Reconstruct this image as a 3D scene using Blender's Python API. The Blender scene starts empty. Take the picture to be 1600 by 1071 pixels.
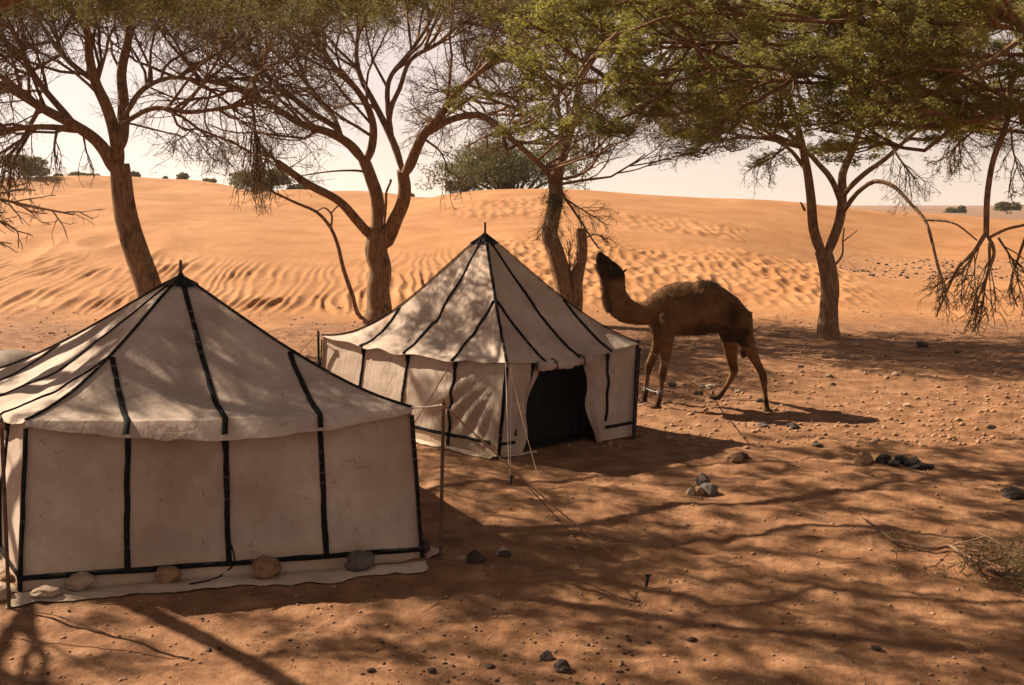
import bpy, bmesh, math, random
import numpy as np
from mathutils import Vector, Matrix, noise as mnoise

random.seed(7)
SC = bpy.context.scene
COL = SC.collection

# ------------------------------------------------------------------ camera, world, sun, exposure
F = 1716.0; CX = 800.0; CY = 535.5; CAM_H = 3.6
PITCH = math.atan((CY - 320.0) / F)
cam_data = bpy.data.cameras.new('camera')
cam_data.sensor_width = 36.0
cam_data.lens = F / 1600.0 * 36.0
cam_data.clip_end = 6000.0
cam = bpy.data.objects.new('camera', cam_data)
cam.location = (0, 0, CAM_H)
cam.rotation_euler = (math.radians(90) - PITCH, 0, 0)
COL.objects.link(cam)
SC.camera = cam

SUN_EL = math.radians(38.0)
SUN_DIR = Vector((-0.870 * math.cos(SUN_EL), 0.493 * math.cos(SUN_EL), math.sin(SUN_EL)))
world = bpy.data.worlds.new('World'); SC.world = world; world.use_nodes = True
wn = world.node_tree.nodes; wl = world.node_tree.links; wn.clear()
sky = wn.new('ShaderNodeTexSky'); sky.sky_type = 'NISHITA'; sky.sun_disc = False
sky.sun_elevation = SUN_EL
sky.sun_rotation = math.atan2(-0.870, 0.493)
sky.air_density = 0.9; sky.dust_density = 0.15; sky.ozone_density = 1.0; sky.altitude = 300
tint = wn.new('ShaderNodeMix'); tint.data_type = 'RGBA'; tint.blend_type = 'MULTIPLY'
tint.inputs[0].default_value = 1.0
tint.inputs[7].default_value = (1.14, 0.92, 0.80, 1)
sat = wn.new('ShaderNodeHueSaturation'); sat.inputs['Saturation'].default_value = 0.22
bgn = wn.new('ShaderNodeBackground'); bgn.inputs[1].default_value = 0.042
wo = wn.new('ShaderNodeOutputWorld')
wl.new(sky.outputs[0], sat.inputs['Color']); wl.new(sat.outputs[0], tint.inputs[6]); wl.new(tint.outputs[2], bgn.inputs[0]); wl.new(bgn.outputs[0], wo.inputs[0])

sd = bpy.data.lights.new('sun', 'SUN'); sd.energy = 5.0; sd.angle = math.radians(0.45); sd.color = (1.0, 0.86, 0.68)
so = bpy.data.objects.new('sun', sd); COL.objects.link(so)
so.rotation_euler = SUN_DIR.to_track_quat('Z', 'Y').to_euler()
so.location = (-20, 10, 20)

SC.view_settings.view_transform = 'Standard'
SC.view_settings.look = 'None'
SC.view_settings.exposure = 1.50
SC.view_settings.gamma = 1.0
SC.view_settings.use_curve_mapping = False
SC.render.engine = 'CYCLES'
SC.cycles.max_bounces = 6
SC.cycles.transparent_max_bounces = 8

# ------------------------------------------------------------------ helpers
def ray(px, py):
    a = (px - CX) / F; b = (CY - py) / F
    return np.array([a, math.cos(PITCH) + b * math.sin(PITCH), -math.sin(PITCH) + b * math.cos(PITCH)])
def P(px, py, D):
    r = ray(px, py); return np.array([0, 0, CAM_H]) + r * (D / r[1])
def zat(py, D):
    return float(P(CX, py, D)[2])
def G(px, py, z=0.0):
    r = ray(px, py); return np.array([0, 0, CAM_H]) + r * ((z - CAM_H) / r[2])

def _h(ix, iy, s):
    n = (ix.astype(np.int64) * 374761393 + iy.astype(np.int64) * 668265263 + s * 1442695041) & 0x7fffffff
    n = ((n ^ (n >> 13)) * 1274126177) & 0x7fffffff
    n = (n ^ (n >> 16)) & 0xffff
    return n / 65535.0
def vnoise(x, y, s=0):
    x = np.asarray(x, float); y = np.asarray(y, float)
    ix = np.floor(x); iy = np.floor(y); fx = x - ix; fy = y - iy
    ix = ix.astype(np.int64); iy = iy.astype(np.int64)
    fx = fx * fx * (3 - 2 * fx); fy = fy * fy * (3 - 2 * fy)
    a = _h(ix, iy, s); b = _h(ix + 1, iy, s); c = _h(ix, iy + 1, s); d = _h(ix + 1, iy + 1, s)
    return (a + (b - a) * fx) * (1 - fy) + (c + (d - c) * fx) * fy
def fbm(x, y, s=0, o=4):
    r = 0; a = .5; t = 0
    for i in range(o):
        r = r + a * vnoise(x * 2 ** i, y * 2 ** i, s + i * 17); t += a; a *= .5
    return r / t
def sstep(a, b, x):
    t = np.clip((np.asarray(x, float) - a) / (b - a), 0, 1); return t * t * (3 - 2 * t)

def mesh_np(name, V, F_, sizes=None):
    """V (n,3), F_ either (m,k) array or flat with sizes"""
    me = bpy.data.meshes.new(name)
    V = np.ascontiguousarray(V, dtype=np.float32)
    if sizes is None:
        F_ = np.asarray(F_); k = F_.shape[1]; m = F_.shape[0]
        sizes = np.full(m, k); flat = F_.ravel()
    else:
        flat = np.asarray(F_); sizes = np.asarray(sizes); m = len(sizes)
    me.vertices.add(len(V)); me.vertices.foreach_set('co', V.ravel())
    me.loops.add(len(flat)); me.loops.foreach_set('vertex_index', flat.astype(np.int32))
    me.polygons.add(m)
    st = np.concatenate([[0], np.cumsum(sizes)[:-1]]).astype(np.int32)
    me.polygons.foreach_set('loop_start', st)
    me.update(calc_edges=True)
    me.validate()
    return me
def smooth(me, on=True):
    me.polygons.foreach_set('use_smooth', [on] * len(me.polygons))
def obj(name, me, mat=None, parent=None, loc=None):
    o = bpy.data.objects.new(name, me)
    if mat and not me.materials: me.materials.append(mat)
    COL.objects.link(o)
    if parent: o.parent = parent
    if loc is not None: o.location = loc
    return o
def tag(o, label=None, cat=None, group=None, kind=None):
    if label: o['label'] = label
    if cat: o['category'] = cat
    if group: o['group'] = group
    if kind: o['kind'] = kind
    return o
def thing(name, loc, label, cat, group=None):
    o = bpy.data.objects.new(name, None); COL.objects.link(o); o.location = Vector(loc)
    o.empty_display_size = .2
    return tag(o, label, cat, group)
def wloc(o):
    p = np.zeros(3)
    while o is not None: p = p + np.array(o.location); o = o.parent
    return p
class MB:
    """collects world-space geometry; built local to its parent's location"""
    def __init__(s): s.V = []; s.Fl = []; s.S = []; s.n = 0
    def add(s, V, F_):
        V = np.asarray(V, float).reshape(-1, 3)
        for f in F_:
            s.Fl.extend([i + s.n for i in f]); s.S.append(len(f))
        s.V.append(V); s.n += len(V)
    def addq(s, V, Fq):
        V = np.asarray(V, float).reshape(-1, 3); Fq = np.asarray(Fq)
        s.Fl.extend((Fq + s.n).ravel().tolist()); s.S.extend([Fq.shape[1]] * len(Fq))
        s.V.append(V); s.n += len(V)
    def build(s, name, mat, parent=None, sm=True, origin=None):
        V = np.concatenate(s.V)
        if parent is not None: V = V - wloc(parent)
        elif origin is not None: V = V - np.array(origin)
        me = mesh_np(name, V, s.Fl, s.S)
        if sm: smooth(me)
        o = obj(name, me, mat, parent)
        if parent is None and origin is not None: o.location = Vector(origin)
        return o

def frames(pts):
    T = np.gradient(pts, axis=-2)
    T /= np.linalg.norm(T, axis=-1, keepdims=True) + 1e-9
    up = np.zeros_like(T); up[..., 2] = 1
    m = np.abs(T[..., 2]) > .9
    # use one reference per polyline so that rings do not flip
    mm = (np.abs(T[..., 2]).mean(axis=-1) > .7)
    up[mm] = np.array([1., 0, 0])
    A = np.cross(T, up); A /= np.linalg.norm(A, axis=-1, keepdims=True) + 1e-9
    B = np.cross(T, A)
    return T, A, B
def tubes(pts, rad, sides=5):
    """pts (N,K,3), rad (N,K) -> V, quads"""
    pts = np.asarray(pts, float); rad = np.asarray(rad, float)
    N, K, _ = pts.shape
    T, A, B = frames(pts)
    an = np.arange(sides) * 2 * math.pi / sides
    ring = pts[:, :, None, :] + rad[:, :, None, None] * (A[:, :, None, :] * np.cos(an)[None, None, :, None] + B[:, :, None, :] * np.sin(an)[None, None, :, None])
    V = ring.reshape(-1, 3)
    base = (np.arange(N) * K * sides)[:, None, None]
    k = (np.arange(K - 1) * sides)[None, :, None]
    j = np.arange(sides)[None, None, :]; j2 = (j + 1) % sides
    q = np.stack([base + k + j, base + k + j2, base + k + sides + j2, base + k + sides + j], -1).reshape(-1, 4)
    return V, q
def catmull(pts, n):
    pts = np.asarray(pts, float)
    d = np.concatenate([[0], np.cumsum(np.linalg.norm(np.diff(pts[:, :3], axis=0), axis=1))])
    tt = np.linspace(0, d[-1], n); out = np.zeros((n, pts.shape[1]))
    # cubic hermite with finite-difference tangents
    m = np.gradient(pts, d, axis=0) if len(pts) > 2 else np.repeat((pts[1:] - pts[:1]) / d[-1], 2, 0)
    idx = np.clip(np.searchsorted(d, tt, side='right') - 1, 0, len(pts) - 2)
    h = d[idx + 1] - d[idx]; t = ((tt - d[idx]) / h)[:, None]; h = h[:, None]
    out = (2 * t**3 - 3 * t**2 + 1) * pts[idx] + (t**3 - 2 * t**2 + t) * h * m[idx] + (-2 * t**3 + 3 * t**2) * pts[idx + 1] + (t**3 - t**2) * h * m[idx + 1]
    return out
def rope_mesh(mb, pts, r, sides=6, n=None, cap=True):
    pts = catmull(pts, n or max(2, len(pts) * 4)) if len(pts) > 2 or n else np.asarray(pts, float)
    V, q = tubes(pts[None], np.full((1, len(pts)), r) if np.isscalar(r) else np.interp(np.linspace(0, 1, len(pts)), np.linspace(0, 1, len(r)), r)[None], sides)
    mb.addq(V, q)
    if cap:
        mb.add(V[:sides], [list(range(sides))[::-1]]); mb.add(V[-sides:], [list(range(sides))])

# ------------------------------------------------------------------ materials
def mat_new(name):
    m = bpy.data.materials.new(name); m.use_nodes = True
    n = m.node_tree.nodes; l = m.node_tree.links
    return m, n, l, n['Principled BSDF'], n['Material Output']
def ramp(n, l, src, stops):
    r = n.new('ShaderNodeValToRGB'); e = r.color_ramp.elements
    while len(e) < len(stops): e.new(.5)
    for k, (p, c) in enumerate(stops):
        e[k].position = p; e[k].color = (c[0], c[1], c[2], 1)
    l.new(src, r.inputs[0]); return r.outputs[0]
def noise_t(n, l, scale, detail=6, rough=.6, vec=None, dist=0):
    t = n.new('ShaderNodeTexNoise'); t.inputs['Scale'].default_value = scale
    t.inputs['Detail'].default_value = detail; t.inputs['Roughness'].default_value = rough
    t.inputs['Distortion'].default_value = dist
    if vec is None:
        g = n.new('ShaderNodeNewGeometry'); vec = g.outputs['Position']
    l.new(vec, t.inputs['Vector']); return t.outputs['Fac']
def mixc(n, l, fac, a, b, mode='MIX'):
    m = n.new('ShaderNodeMix'); m.data_type = 'RGBA'; m.blend_type = mode
    for s, v in ((0, fac), (6, a), (7, b)):
        if hasattr(v, 'is_output') or isinstance(v, bpy.types.NodeSocket): l.new(v, m.inputs[s])
        elif s == 0: m.inputs[0].default_value = v
        else: m.inputs[s].default_value = (v[0], v[1], v[2], 1)
    return m.outputs[2]
def mathn(n, l, op, a, b=0.0, c=None):
    m = n.new('ShaderNodeMath'); m.operation = op
    for i, v in enumerate((a, b) if c is None else (a, b, c)):
        if isinstance(v, bpy.types.NodeSocket): l.new(v, m.inputs[i])
        else: m.inputs[i].default_value = v
    return m.outputs[0]
def bumpn(n, l, h, strength, dist, prev=None):
    b = n.new('ShaderNodeBump'); b.inputs['Strength'].default_value = strength; b.inputs['Distance'].default_value = dist
    l.new(h, b.inputs['Height'])
    if prev is not None: l.new(prev, b.inputs['Normal'])
    return b.outputs[0]

def mat_ground():
    m, n, l, p, o = mat_new('desert_ground')
    at = n.new('ShaderNodeAttribute'); at.attribute_name = 'dune'
    dune = at.outputs['Fac']
    big = noise_t(n, l, .35, 5, .6)
    mid = noise_t(n, l, 2.2, 6, .65)
    fine = noise_t(n, l, 38, 5, .7)
    cg = ramp(n, l, mid, [(.3, (.112, .050, .024)), (.5, (.190, .091, .043)), (.72, (.30, .160, .086))])
    cd = ramp(n, l, big, [(.3, (.255, .112, .042)), (.55, (.315, .150, .062)), (.75, (.37, .190, .085))])
    base = mixc(n, l, dune, cg, cd)
    # dark crumbs of dung and twig litter on the camp floor
    v = n.new('ShaderNodeTexVoronoi'); v.inputs['Scale'].default_value = 9
    g = n.new('ShaderNodeNewGeometry'); l.new(g.outputs['Position'], v.inputs['Vector'])
    crumb = ramp(n, l, v.outputs['Distance'], [(.0, (1, 1, 1)), (.10, (1, 1, 1)), (.17, (0, 0, 0))])
    patch = ramp(n, l, noise_t(n, l, .9, 3, .5), [(.5, (0, 0, 0)), (.62, (1, 1, 1))])
    cm = mathn(n, l, 'MULTIPLY', mathn(n, l, 'MULTIPLY', crumb, patch), mathn(n, l, 'SUBTRACT', 1.0, dune))
    base = mixc(n, l, mathn(n, l, 'MULTIPLY', cm, .7), base, (.07, .04, .025))
    grain = ramp(n, l, fine, [(.3, (.72, .72, .72)), (.7, (1.18, 1.18, 1.18))])
    base = mixc(n, l, 1.0, base, grain, 'MULTIPLY')
    far = n.new('ShaderNodeAttribute'); far.attribute_name = 'gravel'
    base = mixc(n, l, far.outputs['Fac'], base, (.17, .105, .072))
    l.new(base, p.inputs['Base Color'])
    p.inputs['Roughness'].default_value = .95
    p.inputs['Specular IOR Level'].default_value = .12
    b1 = bumpn(n, l, noise_t(n, l, 11, 6, .7), .8, .03)
    b2 = bumpn(n, l, fine, .5, .01, b1)
    inv = n.new('ShaderNodeMix'); inv.data_type = 'VECTOR'
    l.new(dune, inv.inputs[0]); l.new(b2, inv.inputs[4])
    b3 = bumpn(n, l, noise_t(n, l, 5, 5, .6), .35, .04)
    l.new(b3, inv.inputs[5])
    l.new(inv.outputs[1], p.inputs['Normal'])
    return m
def mat_fabric():
    m, n, l, p, o = mat_new('tent_canvas')
    g = n.new('ShaderNodeNewGeometry')
    c = ramp(n, l, noise_t(n, l, 1.3, 5, .6), [(.3, (.27, .195, .150)), (.55, (.38, .295, .235)), (.8, (.48, .39, .32))])
    # stains and scuffs
    st = noise_t(n, l, 3.2, 8, .72, dist=.4)
    sm = ramp(n, l, st, [(.52, (0, 0, 0)), (.72, (1, 1, 1))])
    c = mixc(n, l, mathn(n, l, 'MULTIPLY', sm, .5), c, (.30, .18, .115))
    sp = ramp(n, l, noise_t(n, l, 6.5, 5, .78, dist=1.5), [(.585, (0, 0, 0)), (.65, (1, 1, 1))])
    c = mixc(n, l, mathn(n, l, 'MULTIPLY', sp, .6), c, (.17, .085, .05))
    mp2 = n.new('ShaderNodeMapping'); mp2.inputs['Scale'].default_value = (1, 1, .22); l.new(g.outputs['Position'], mp2.inputs['Vector'])
    run = ramp(n, l, noise_t(n, l, 5, 4, .6, vec=mp2.outputs[0]), [(.56, (0, 0, 0)), (.74, (1, 1, 1))])
    c = mixc(n, l, mathn(n, l, 'MULTIPLY', run, .3), c, (.25, .17, .12))
    # dust soaked up from the ground
    sx = n.new('ShaderNodeSeparateXYZ'); l.new(g.outputs['Position'], sx.inputs[0])
    hh = mathn(n, l, 'ADD', sx.outputs[2], mathn(n, l, 'MULTIPLY', noise_t(n, l, 4, 4, .6), .5))
    du = ramp(n, l, hh, [(.22, (1, 1, 1)), (.62, (0, 0, 0))])
    c = mixc(n, l, mathn(n, l, 'MULTIPLY', du, .35), c, (.52, .36, .20))
    weave = noise_t(n, l, 160, 2, .5)
    l.new(c, p.inputs['Base Color'])
    p.inputs['Roughness'].default_value = .85; p.inputs['Specular IOR Level'].default_value = .15
    mp = n.new('ShaderNodeMapping'); mp.inputs['Scale'].default_value = (1.2, 1.2, .35); mp.inputs['Rotation'].default_value = (.3, .5, .2)
    l.new(g.outputs['Position'], mp.inputs['Vector'])
    w1 = noise_t(n, l, 7, 4, .55, vec=mp.outputs[0], dist=1.2)
    b = bumpn(n, l, w1, .45, .028)
    b = bumpn(n, l, weave, .15, .003, b)
    l.new(b, p.inputs['Normal'])
    tr = n.new('ShaderNodeBsdfTranslucent'); l.new(mixc(n, l, 1.0, c, (1, .80, .62), 'MULTIPLY'), tr.inputs[0]); l.new(b, tr.inputs[1])
    ms = n.new('ShaderNodeMixShader'); ms.inputs[0].default_value = .06
    l.new(p.outputs[0], ms.inputs[1]); l.new(tr.outputs[0], ms.inputs[2]); l.new(ms.outputs[0], o.inputs[0])
    return m
def mat_strap(name='black_strap', stitched=True):
    m, n, l, p, o = mat_new(name)
    c = ramp(n, l, noise_t(n, l, 14, 4, .6), [(.4, (.006, .005, .005)), (.75, (.017, .015, .015))])
    if stitched:
        w = n.new('ShaderNodeTexWave'); w.inputs['Scale'].default_value = 3.2; w.bands_direction = 'Z'; w.inputs['Distortion'].default_value = .6
        g = n.new('ShaderNodeNewGeometry'); l.new(g.outputs['Position'], w.inputs['Vector'])
        k = ramp(n, l, w.outputs['Fac'], [(.90, (0, 0, 0)), (.96, (1, 1, 1))])
        pt = ramp(n, l, noise_t(n, l, 2.5, 3, .5), [(.52, (0, 0, 0)), (.6, (1, 1, 1))])
        c = mixc(n, l, mathn(n, l, 'MULTIPLY', mathn(n, l, 'MULTIPLY', k, pt), .35), c, (.20, .16, .13))
    l.new(c, p.inputs['Base Color']); p.inputs['Roughness'].default_value = .8
    p.inputs['Specular IOR Level'].default_value = .03
    return m
def mat_simple(name, c0, c1, scale=6, rough=.8, bump=.3, bd=.01, bscale=None, spec=.2):
    m, n, l, p, o = mat_new(name)
    tc = n.new('ShaderNodeTexCoord')
    c = ramp(n, l, noise_t(n, l, scale, 5, .6, vec=tc.outputs['Object']), [(.35, c0), (.68, c1)])
    l.new(c, p.inputs['Base Color']); p.inputs['Roughness'].default_value = rough; p.inputs['Specular IOR Level'].default_value = spec
    if bump: l.new(bumpn(n, l, noise_t(n, l, bscale or scale * 4, 6, .65, vec=tc.outputs['Object']), bump, bd), p.inputs['Normal'])
    return m
def mat_bark():
    m, n, l, p, o = mat_new('acacia_bark')
    g = n.new('ShaderNodeNewGeometry')
    mp = n.new('ShaderNodeMapping'); mp.inputs['Scale'].default_value = (1, 1, .22); l.new(g.outputs['Position'], mp.inputs['Vector'])
    f = noise_t(n, l, 17, 7, .7, vec=mp.outputs[0], dist=.8)
    c = ramp(n, l, f, [(.33, (.06, .031, .016)), (.5, (.19, .105, .055)), (.68, (.32, .19, .10))])
    k = ramp(n, l, noise_t(n, l, 1.7, 3, .5), [(.60, (0, 0, 0)), (.67, (1, 1, 1))])
    c = mixc(n, l, mathn(n, l, 'MULTIPLY', k, .6), c, (.035, .02, .012))
    l.new(c, p.inputs['Base Color']); p.inputs['Roughness'].default_value = .9; p.inputs['Specular IOR Level'].default_value = .15
    l.new(bumpn(n, l, f, 1.0, .035), p.inputs['Normal'])
    return m
def mat_twig(name, a, b):
    m, n, l, p, o = mat_new(name)
    c = ramp(n, l, noise_t(n, l, 1.5, 3, .6), [(.35, a), (.65, b)])
    l.new(c, p.inputs['Base Color']); p.inputs['Roughness'].default_value = .85; p.inputs['Specular IOR Level'].default_value = .15
    return m
def mat_leaf(name, a, b, c3, tr_=.35):
    m, n, l, p, o = mat_new(name)
    f = noise_t(n, l, 1.1, 5, .65)
    c = ramp(n, l, f, [(.34, a), (.52, b), (.7, c3)])
    c = mixc(n, l, 1.0, c, ramp(n, l, noise_t(n, l, 30, 2, .5), [(.3, (.65, .65, .65)), (.7, (1.3, 1.3, 1.3))]), 'MULTIPLY')
    l.new(c, p.inputs['Base Color']); p.inputs['Roughness'].default_value = .7; p.inputs['Specular IOR Level'].default_value = .25
    t = n.new('ShaderNodeBsdfTranslucent'); l.new(c, t.inputs[0])
    ms = n.new('ShaderNodeMixShader'); ms.inputs[0].default_value = tr_
    l.new(p.outputs[0], ms.inputs[1]); l.new(t.outputs[0], ms.inputs[2]); l.new(ms.outputs[0], o.inputs[0])
    return m

M_ground = mat_ground()
M_fab = mat_fabric()
M_strap = mat_strap()
M_bark = mat_bark()
M_twig = mat_twig('twig_wood', (.085, .048, .024), (.22, .135, .072))
M_dead = mat_twig('dead_wood', (.075, .042, .025), (.18, .105, .062))
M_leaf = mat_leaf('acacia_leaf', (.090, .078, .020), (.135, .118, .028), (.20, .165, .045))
M_leaf2 = mat_leaf('acacia_leaf_lit_paint', (.115, .105, .024), (.22, .20, .042), (.33, .285, .07), .5)  # lit copy of the acacia leaf: sunlight painted in as brighter, yellower colour
M_bush = mat_leaf('bush_leaf', (.075, .072, .024), (.12, .112, .036), (.17, .15, .05), .3)
M_rope = mat_simple('hemp_rope', (.16, .085, .045), (.30, .18, .10), 40, bump=.4, bd=.003)
M_cord = mat_simple('pale_cord', (.42, .32, .27), (.60, .48, .40), 40, bump=.2, bd=.002)
M_pole = mat_simple('rusty_pole', (.050, .028, .018), (.12, .07, .045), 12, bump=.3, bd=.003)
M_dpole = mat_simple('black_pole', (.012, .010, .010), (.030, .024, .02), 12, bump=.2, bd=.003)
M_stone_p = mat_simple('pale_stone', (.20, .13, .085), (.33, .24, .165), 5, bump=.6, bd=.02)
M_stone_b = mat_simple('brown_stone', (.14, .072, .036), (.27, .15, .075), 5, bump=.7, bd=.025)
M_stone_g = mat_simple('grey_stone', (.060, .046, .036), (.12, .095, .074), 7, bump=.8, bd=.02)
M_stone_d = mat_simple('dark_stone', (.020, .013, .010), (.060, .038, .026), 7, bump=.8, bd=.02)
M_coal = mat_simple('charred_lump', (.008, .006, .005), (.028, .02, .015), 9, bump=.8, bd=.02)
M_clod = mat_simple('earth_clod', (.20, .105, .055), (.34, .19, .105), 3, bump=.5, bd=.01)
M_crumb = mat_simple('dark_crumb', (.03, .018, .012), (.085, .05, .03), 3, bump=.3, bd=.01)

# ------------------------------------------------------------------ terrain
TAB = {
    -700: [(34, 0), (40, .8), (56, 2.3), (80, 5.4), (95, 4.0), (140, 7.8), (170, 6)],
    0: [(33, 0), (37, zat(470, 37)), (40, zat(440, 40)), (47, zat(400, 47)), (56, zat(360, 56)), (70, zat(312, 70)), (80, zat(280, 80)), (92, 3.6), (120, 4.0), (140, zat(270, 140)), (170, 6)],
    110: [(33, 0), (37, zat(470, 37)), (40, zat(440, 40)), (48, zat(395, 48)), (58, zat(350, 58)), (72, zat(300, 72)), (82, 2.8), (100, 3.2), (112, zat(285, 112)), (122, 4.2), (143, 4.9), (150, zat(270, 150)), (180, 6)],
    220: [(33, 0), (37, zat(470, 37)), (42, zat(430, 42)), (50, zat(385, 50)), (58, zat(350, 58)), (72, zat(309, 72)), (80, 1.8), (96, 2.2), (108, zat(292, 108)), (120, 3.6), (143, 4.6), (150, zat(270, 150)), (180, 6)],
    350: [(33, 0), (37, zat(470, 37)), (42, zat(430, 42)), (50, zat(385, 50)), (58, zat(352, 58)), (70, zat(316, 70)), (79, 1.8), (98, 2.4), (112, zat(298, 112)), (150, zat(283, 150)), (180, 5)],
    430: [(33, 0), (37, zat(472, 37)), (42, zat(432, 42)), (50, zat(388, 50)), (56, zat(360, 56)), (70, zat(322, 70)), (80, 2.6), (100, zat(288, 100)), (125, 4.0), (160, 5), (180, 4)],
    520: [(33, 0), (37, zat(474, 37)), (42, zat(435, 42)), (50, zat(390, 50)), (56, zat(365, 56)), (70, zat(330, 70)), (80, 2.4), (100, zat(303, 100)), (130, zat(295, 130)), (160, 4)],
    600: [(33, 0), (37, zat(474, 37)), (42, zat(436, 42)), (50, zat(392, 50)), (54, zat(372, 54)), (68, zat(335, 68)), (80, 2.6), (110, zat(299, 110)), (140, 4)],
    700: [(33, 0), (37, zat(470, 37)), (42, zat(430, 42)), (52, zat(372, 52)), (60, zat(348, 60)), (72, zat(322, 72)), (88, zat(298, 88)), (110, 3.5), (140, 3)],
    760: [(33, 0), (37, zat(468, 37)), (41, zat(440, 41)), (47, zat(395, 47)), (54, zat(354, 54)), (59, zat(347, 59) - .15), (68, zat(328, 68)), (85, zat(293, 85)), (105, 3.5)],
    900: [(33, 0), (38, zat(460, 38)), (46, zat(395, 46)), (53, zat(352, 53)), (58, zat(346, 58) - .2), (68, zat(325, 68)), (84, zat(291, 84)), (105, 3.5)],
    1040: [(33, 0), (38, zat(462, 38)), (46, zat(400, 46)), (52, zat(362, 52)), (57, 2.05), (68, zat(335, 68)), (82, zat(302, 82)), (105, 3.2)],
    1150: [(32, 0), (37, zat(470, 37)), (44, zat(415, 44)), (49, zat(380, 49)), (54, 1.4), (68, zat(345, 68)), (82, zat(308, 82)), (100, 3)],
    1250: [(31.5, 0), (37, zat(475, 37)), (42, zat(435, 42)), (46, zat(408, 46)), (51, .8), (58, .75), (70, zat(352, 70)), (82, zat(315, 82)), (100, 2.6)],
    1350: [(31.5, 0), (36, zat(482, 36)), (40, zat(455, 40)), (44, zat(432, 44)), (50, .30), (60, .30), (74, zat(362, 74)), (85, zat(327, 85)), (105, 2.2)],
    1450: [(31.5, 0), (36, .02), (42, zat(455, 42)), (48, .2), (62, .25), (70, zat(392, 70)), (78, zat(362, 78)), (92, zat(333, 92)), (115, 2.2)],
    1600: [(31.5, 0), (36, .02), (42, .1), (60, .2), (70, zat(390, 70)), (82, zat(362, 82)), (95, zat(346, 95)), (120, 2.0)],
    2300: [(31.5, 0), (36, .02), (42, .1), (60, .4), (80, 1.6), (95, 2.3), (120, 2.0)],
}
FAR = [(260, 1.6), (420, 2.0), (700, 1.0), (1200, 0.0), (6000, 0.0)]
_pxk = np.array(sorted(TAB)); _Dg = np.exp(np.linspace(math.log(20), math.log(6000), 700))
_pxg = np.arange(-700, 2301, 10)
_cols = []
for k in _pxk:
    t = [(20, 0), (28, 0)] + TAB[k]; t += [f for f in FAR if f[0] > t[-1][0] + 20]
    a = np.array(t); _cols.append(np.interp(_Dg, a[:, 0], a[:, 1]))
_cols = np.array(_cols)
_tab = np.array([[0.0] * len(_Dg)] * len(_pxg))
for j in range(len(_Dg)): _tab[:, j] = np.interp(_pxg, _pxk, _cols[:, j])
def _blur(a, s, ax):
    k = np.exp(-.5 * (np.arange(-3 * s, 3 * s + 1) / s) ** 2); k /= k.sum()
    pad = [(0, 0), (0, 0)]; pad[ax] = (3 * s, 3 * s); b = np.pad(a, pad, 'edge')
    return np.apply_along_axis(lambda v: np.convolve(v, k, 'valid'), ax, b)
_tab = _blur(_blur(_tab, 4, 0), 2, 1)
_lD = np.log(_Dg)
def terrain_base(X, Y):
    X = np.asarray(X, float); Y = np.asarray(Y, float)
    th = np.arctan2(X, Y); r = np.hypot(X, Y)
    thc = np.clip(th, -.72, .72)
    px = CX + F * np.tan(thc)
    D = np.maximum(r * np.cos(thc), 1.0)
    fade = 1 - sstep(1.5, 2.3, np.abs(th)) * sstep(10, 30, r) * .0
    u = np.clip((px + 700) / 10.0, 0, len(_pxg) - 1.001); v = np.clip((np.log(D) - _lD[0]) / (_lD[1] - _lD[0]), 0, len(_lD) - 1.001)
    i = u.astype(int); j = v.astype(int); fu = u - i; fv = v - j
    z = (_tab[i, j] * (1 - fu) + _tab[i + 1, j] * fu) * (1 - fv) + (_tab[i, j + 1] * (1 - fu) + _tab[i + 1, j + 1] * fu) * fv
    return z * fade, px, D
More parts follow.
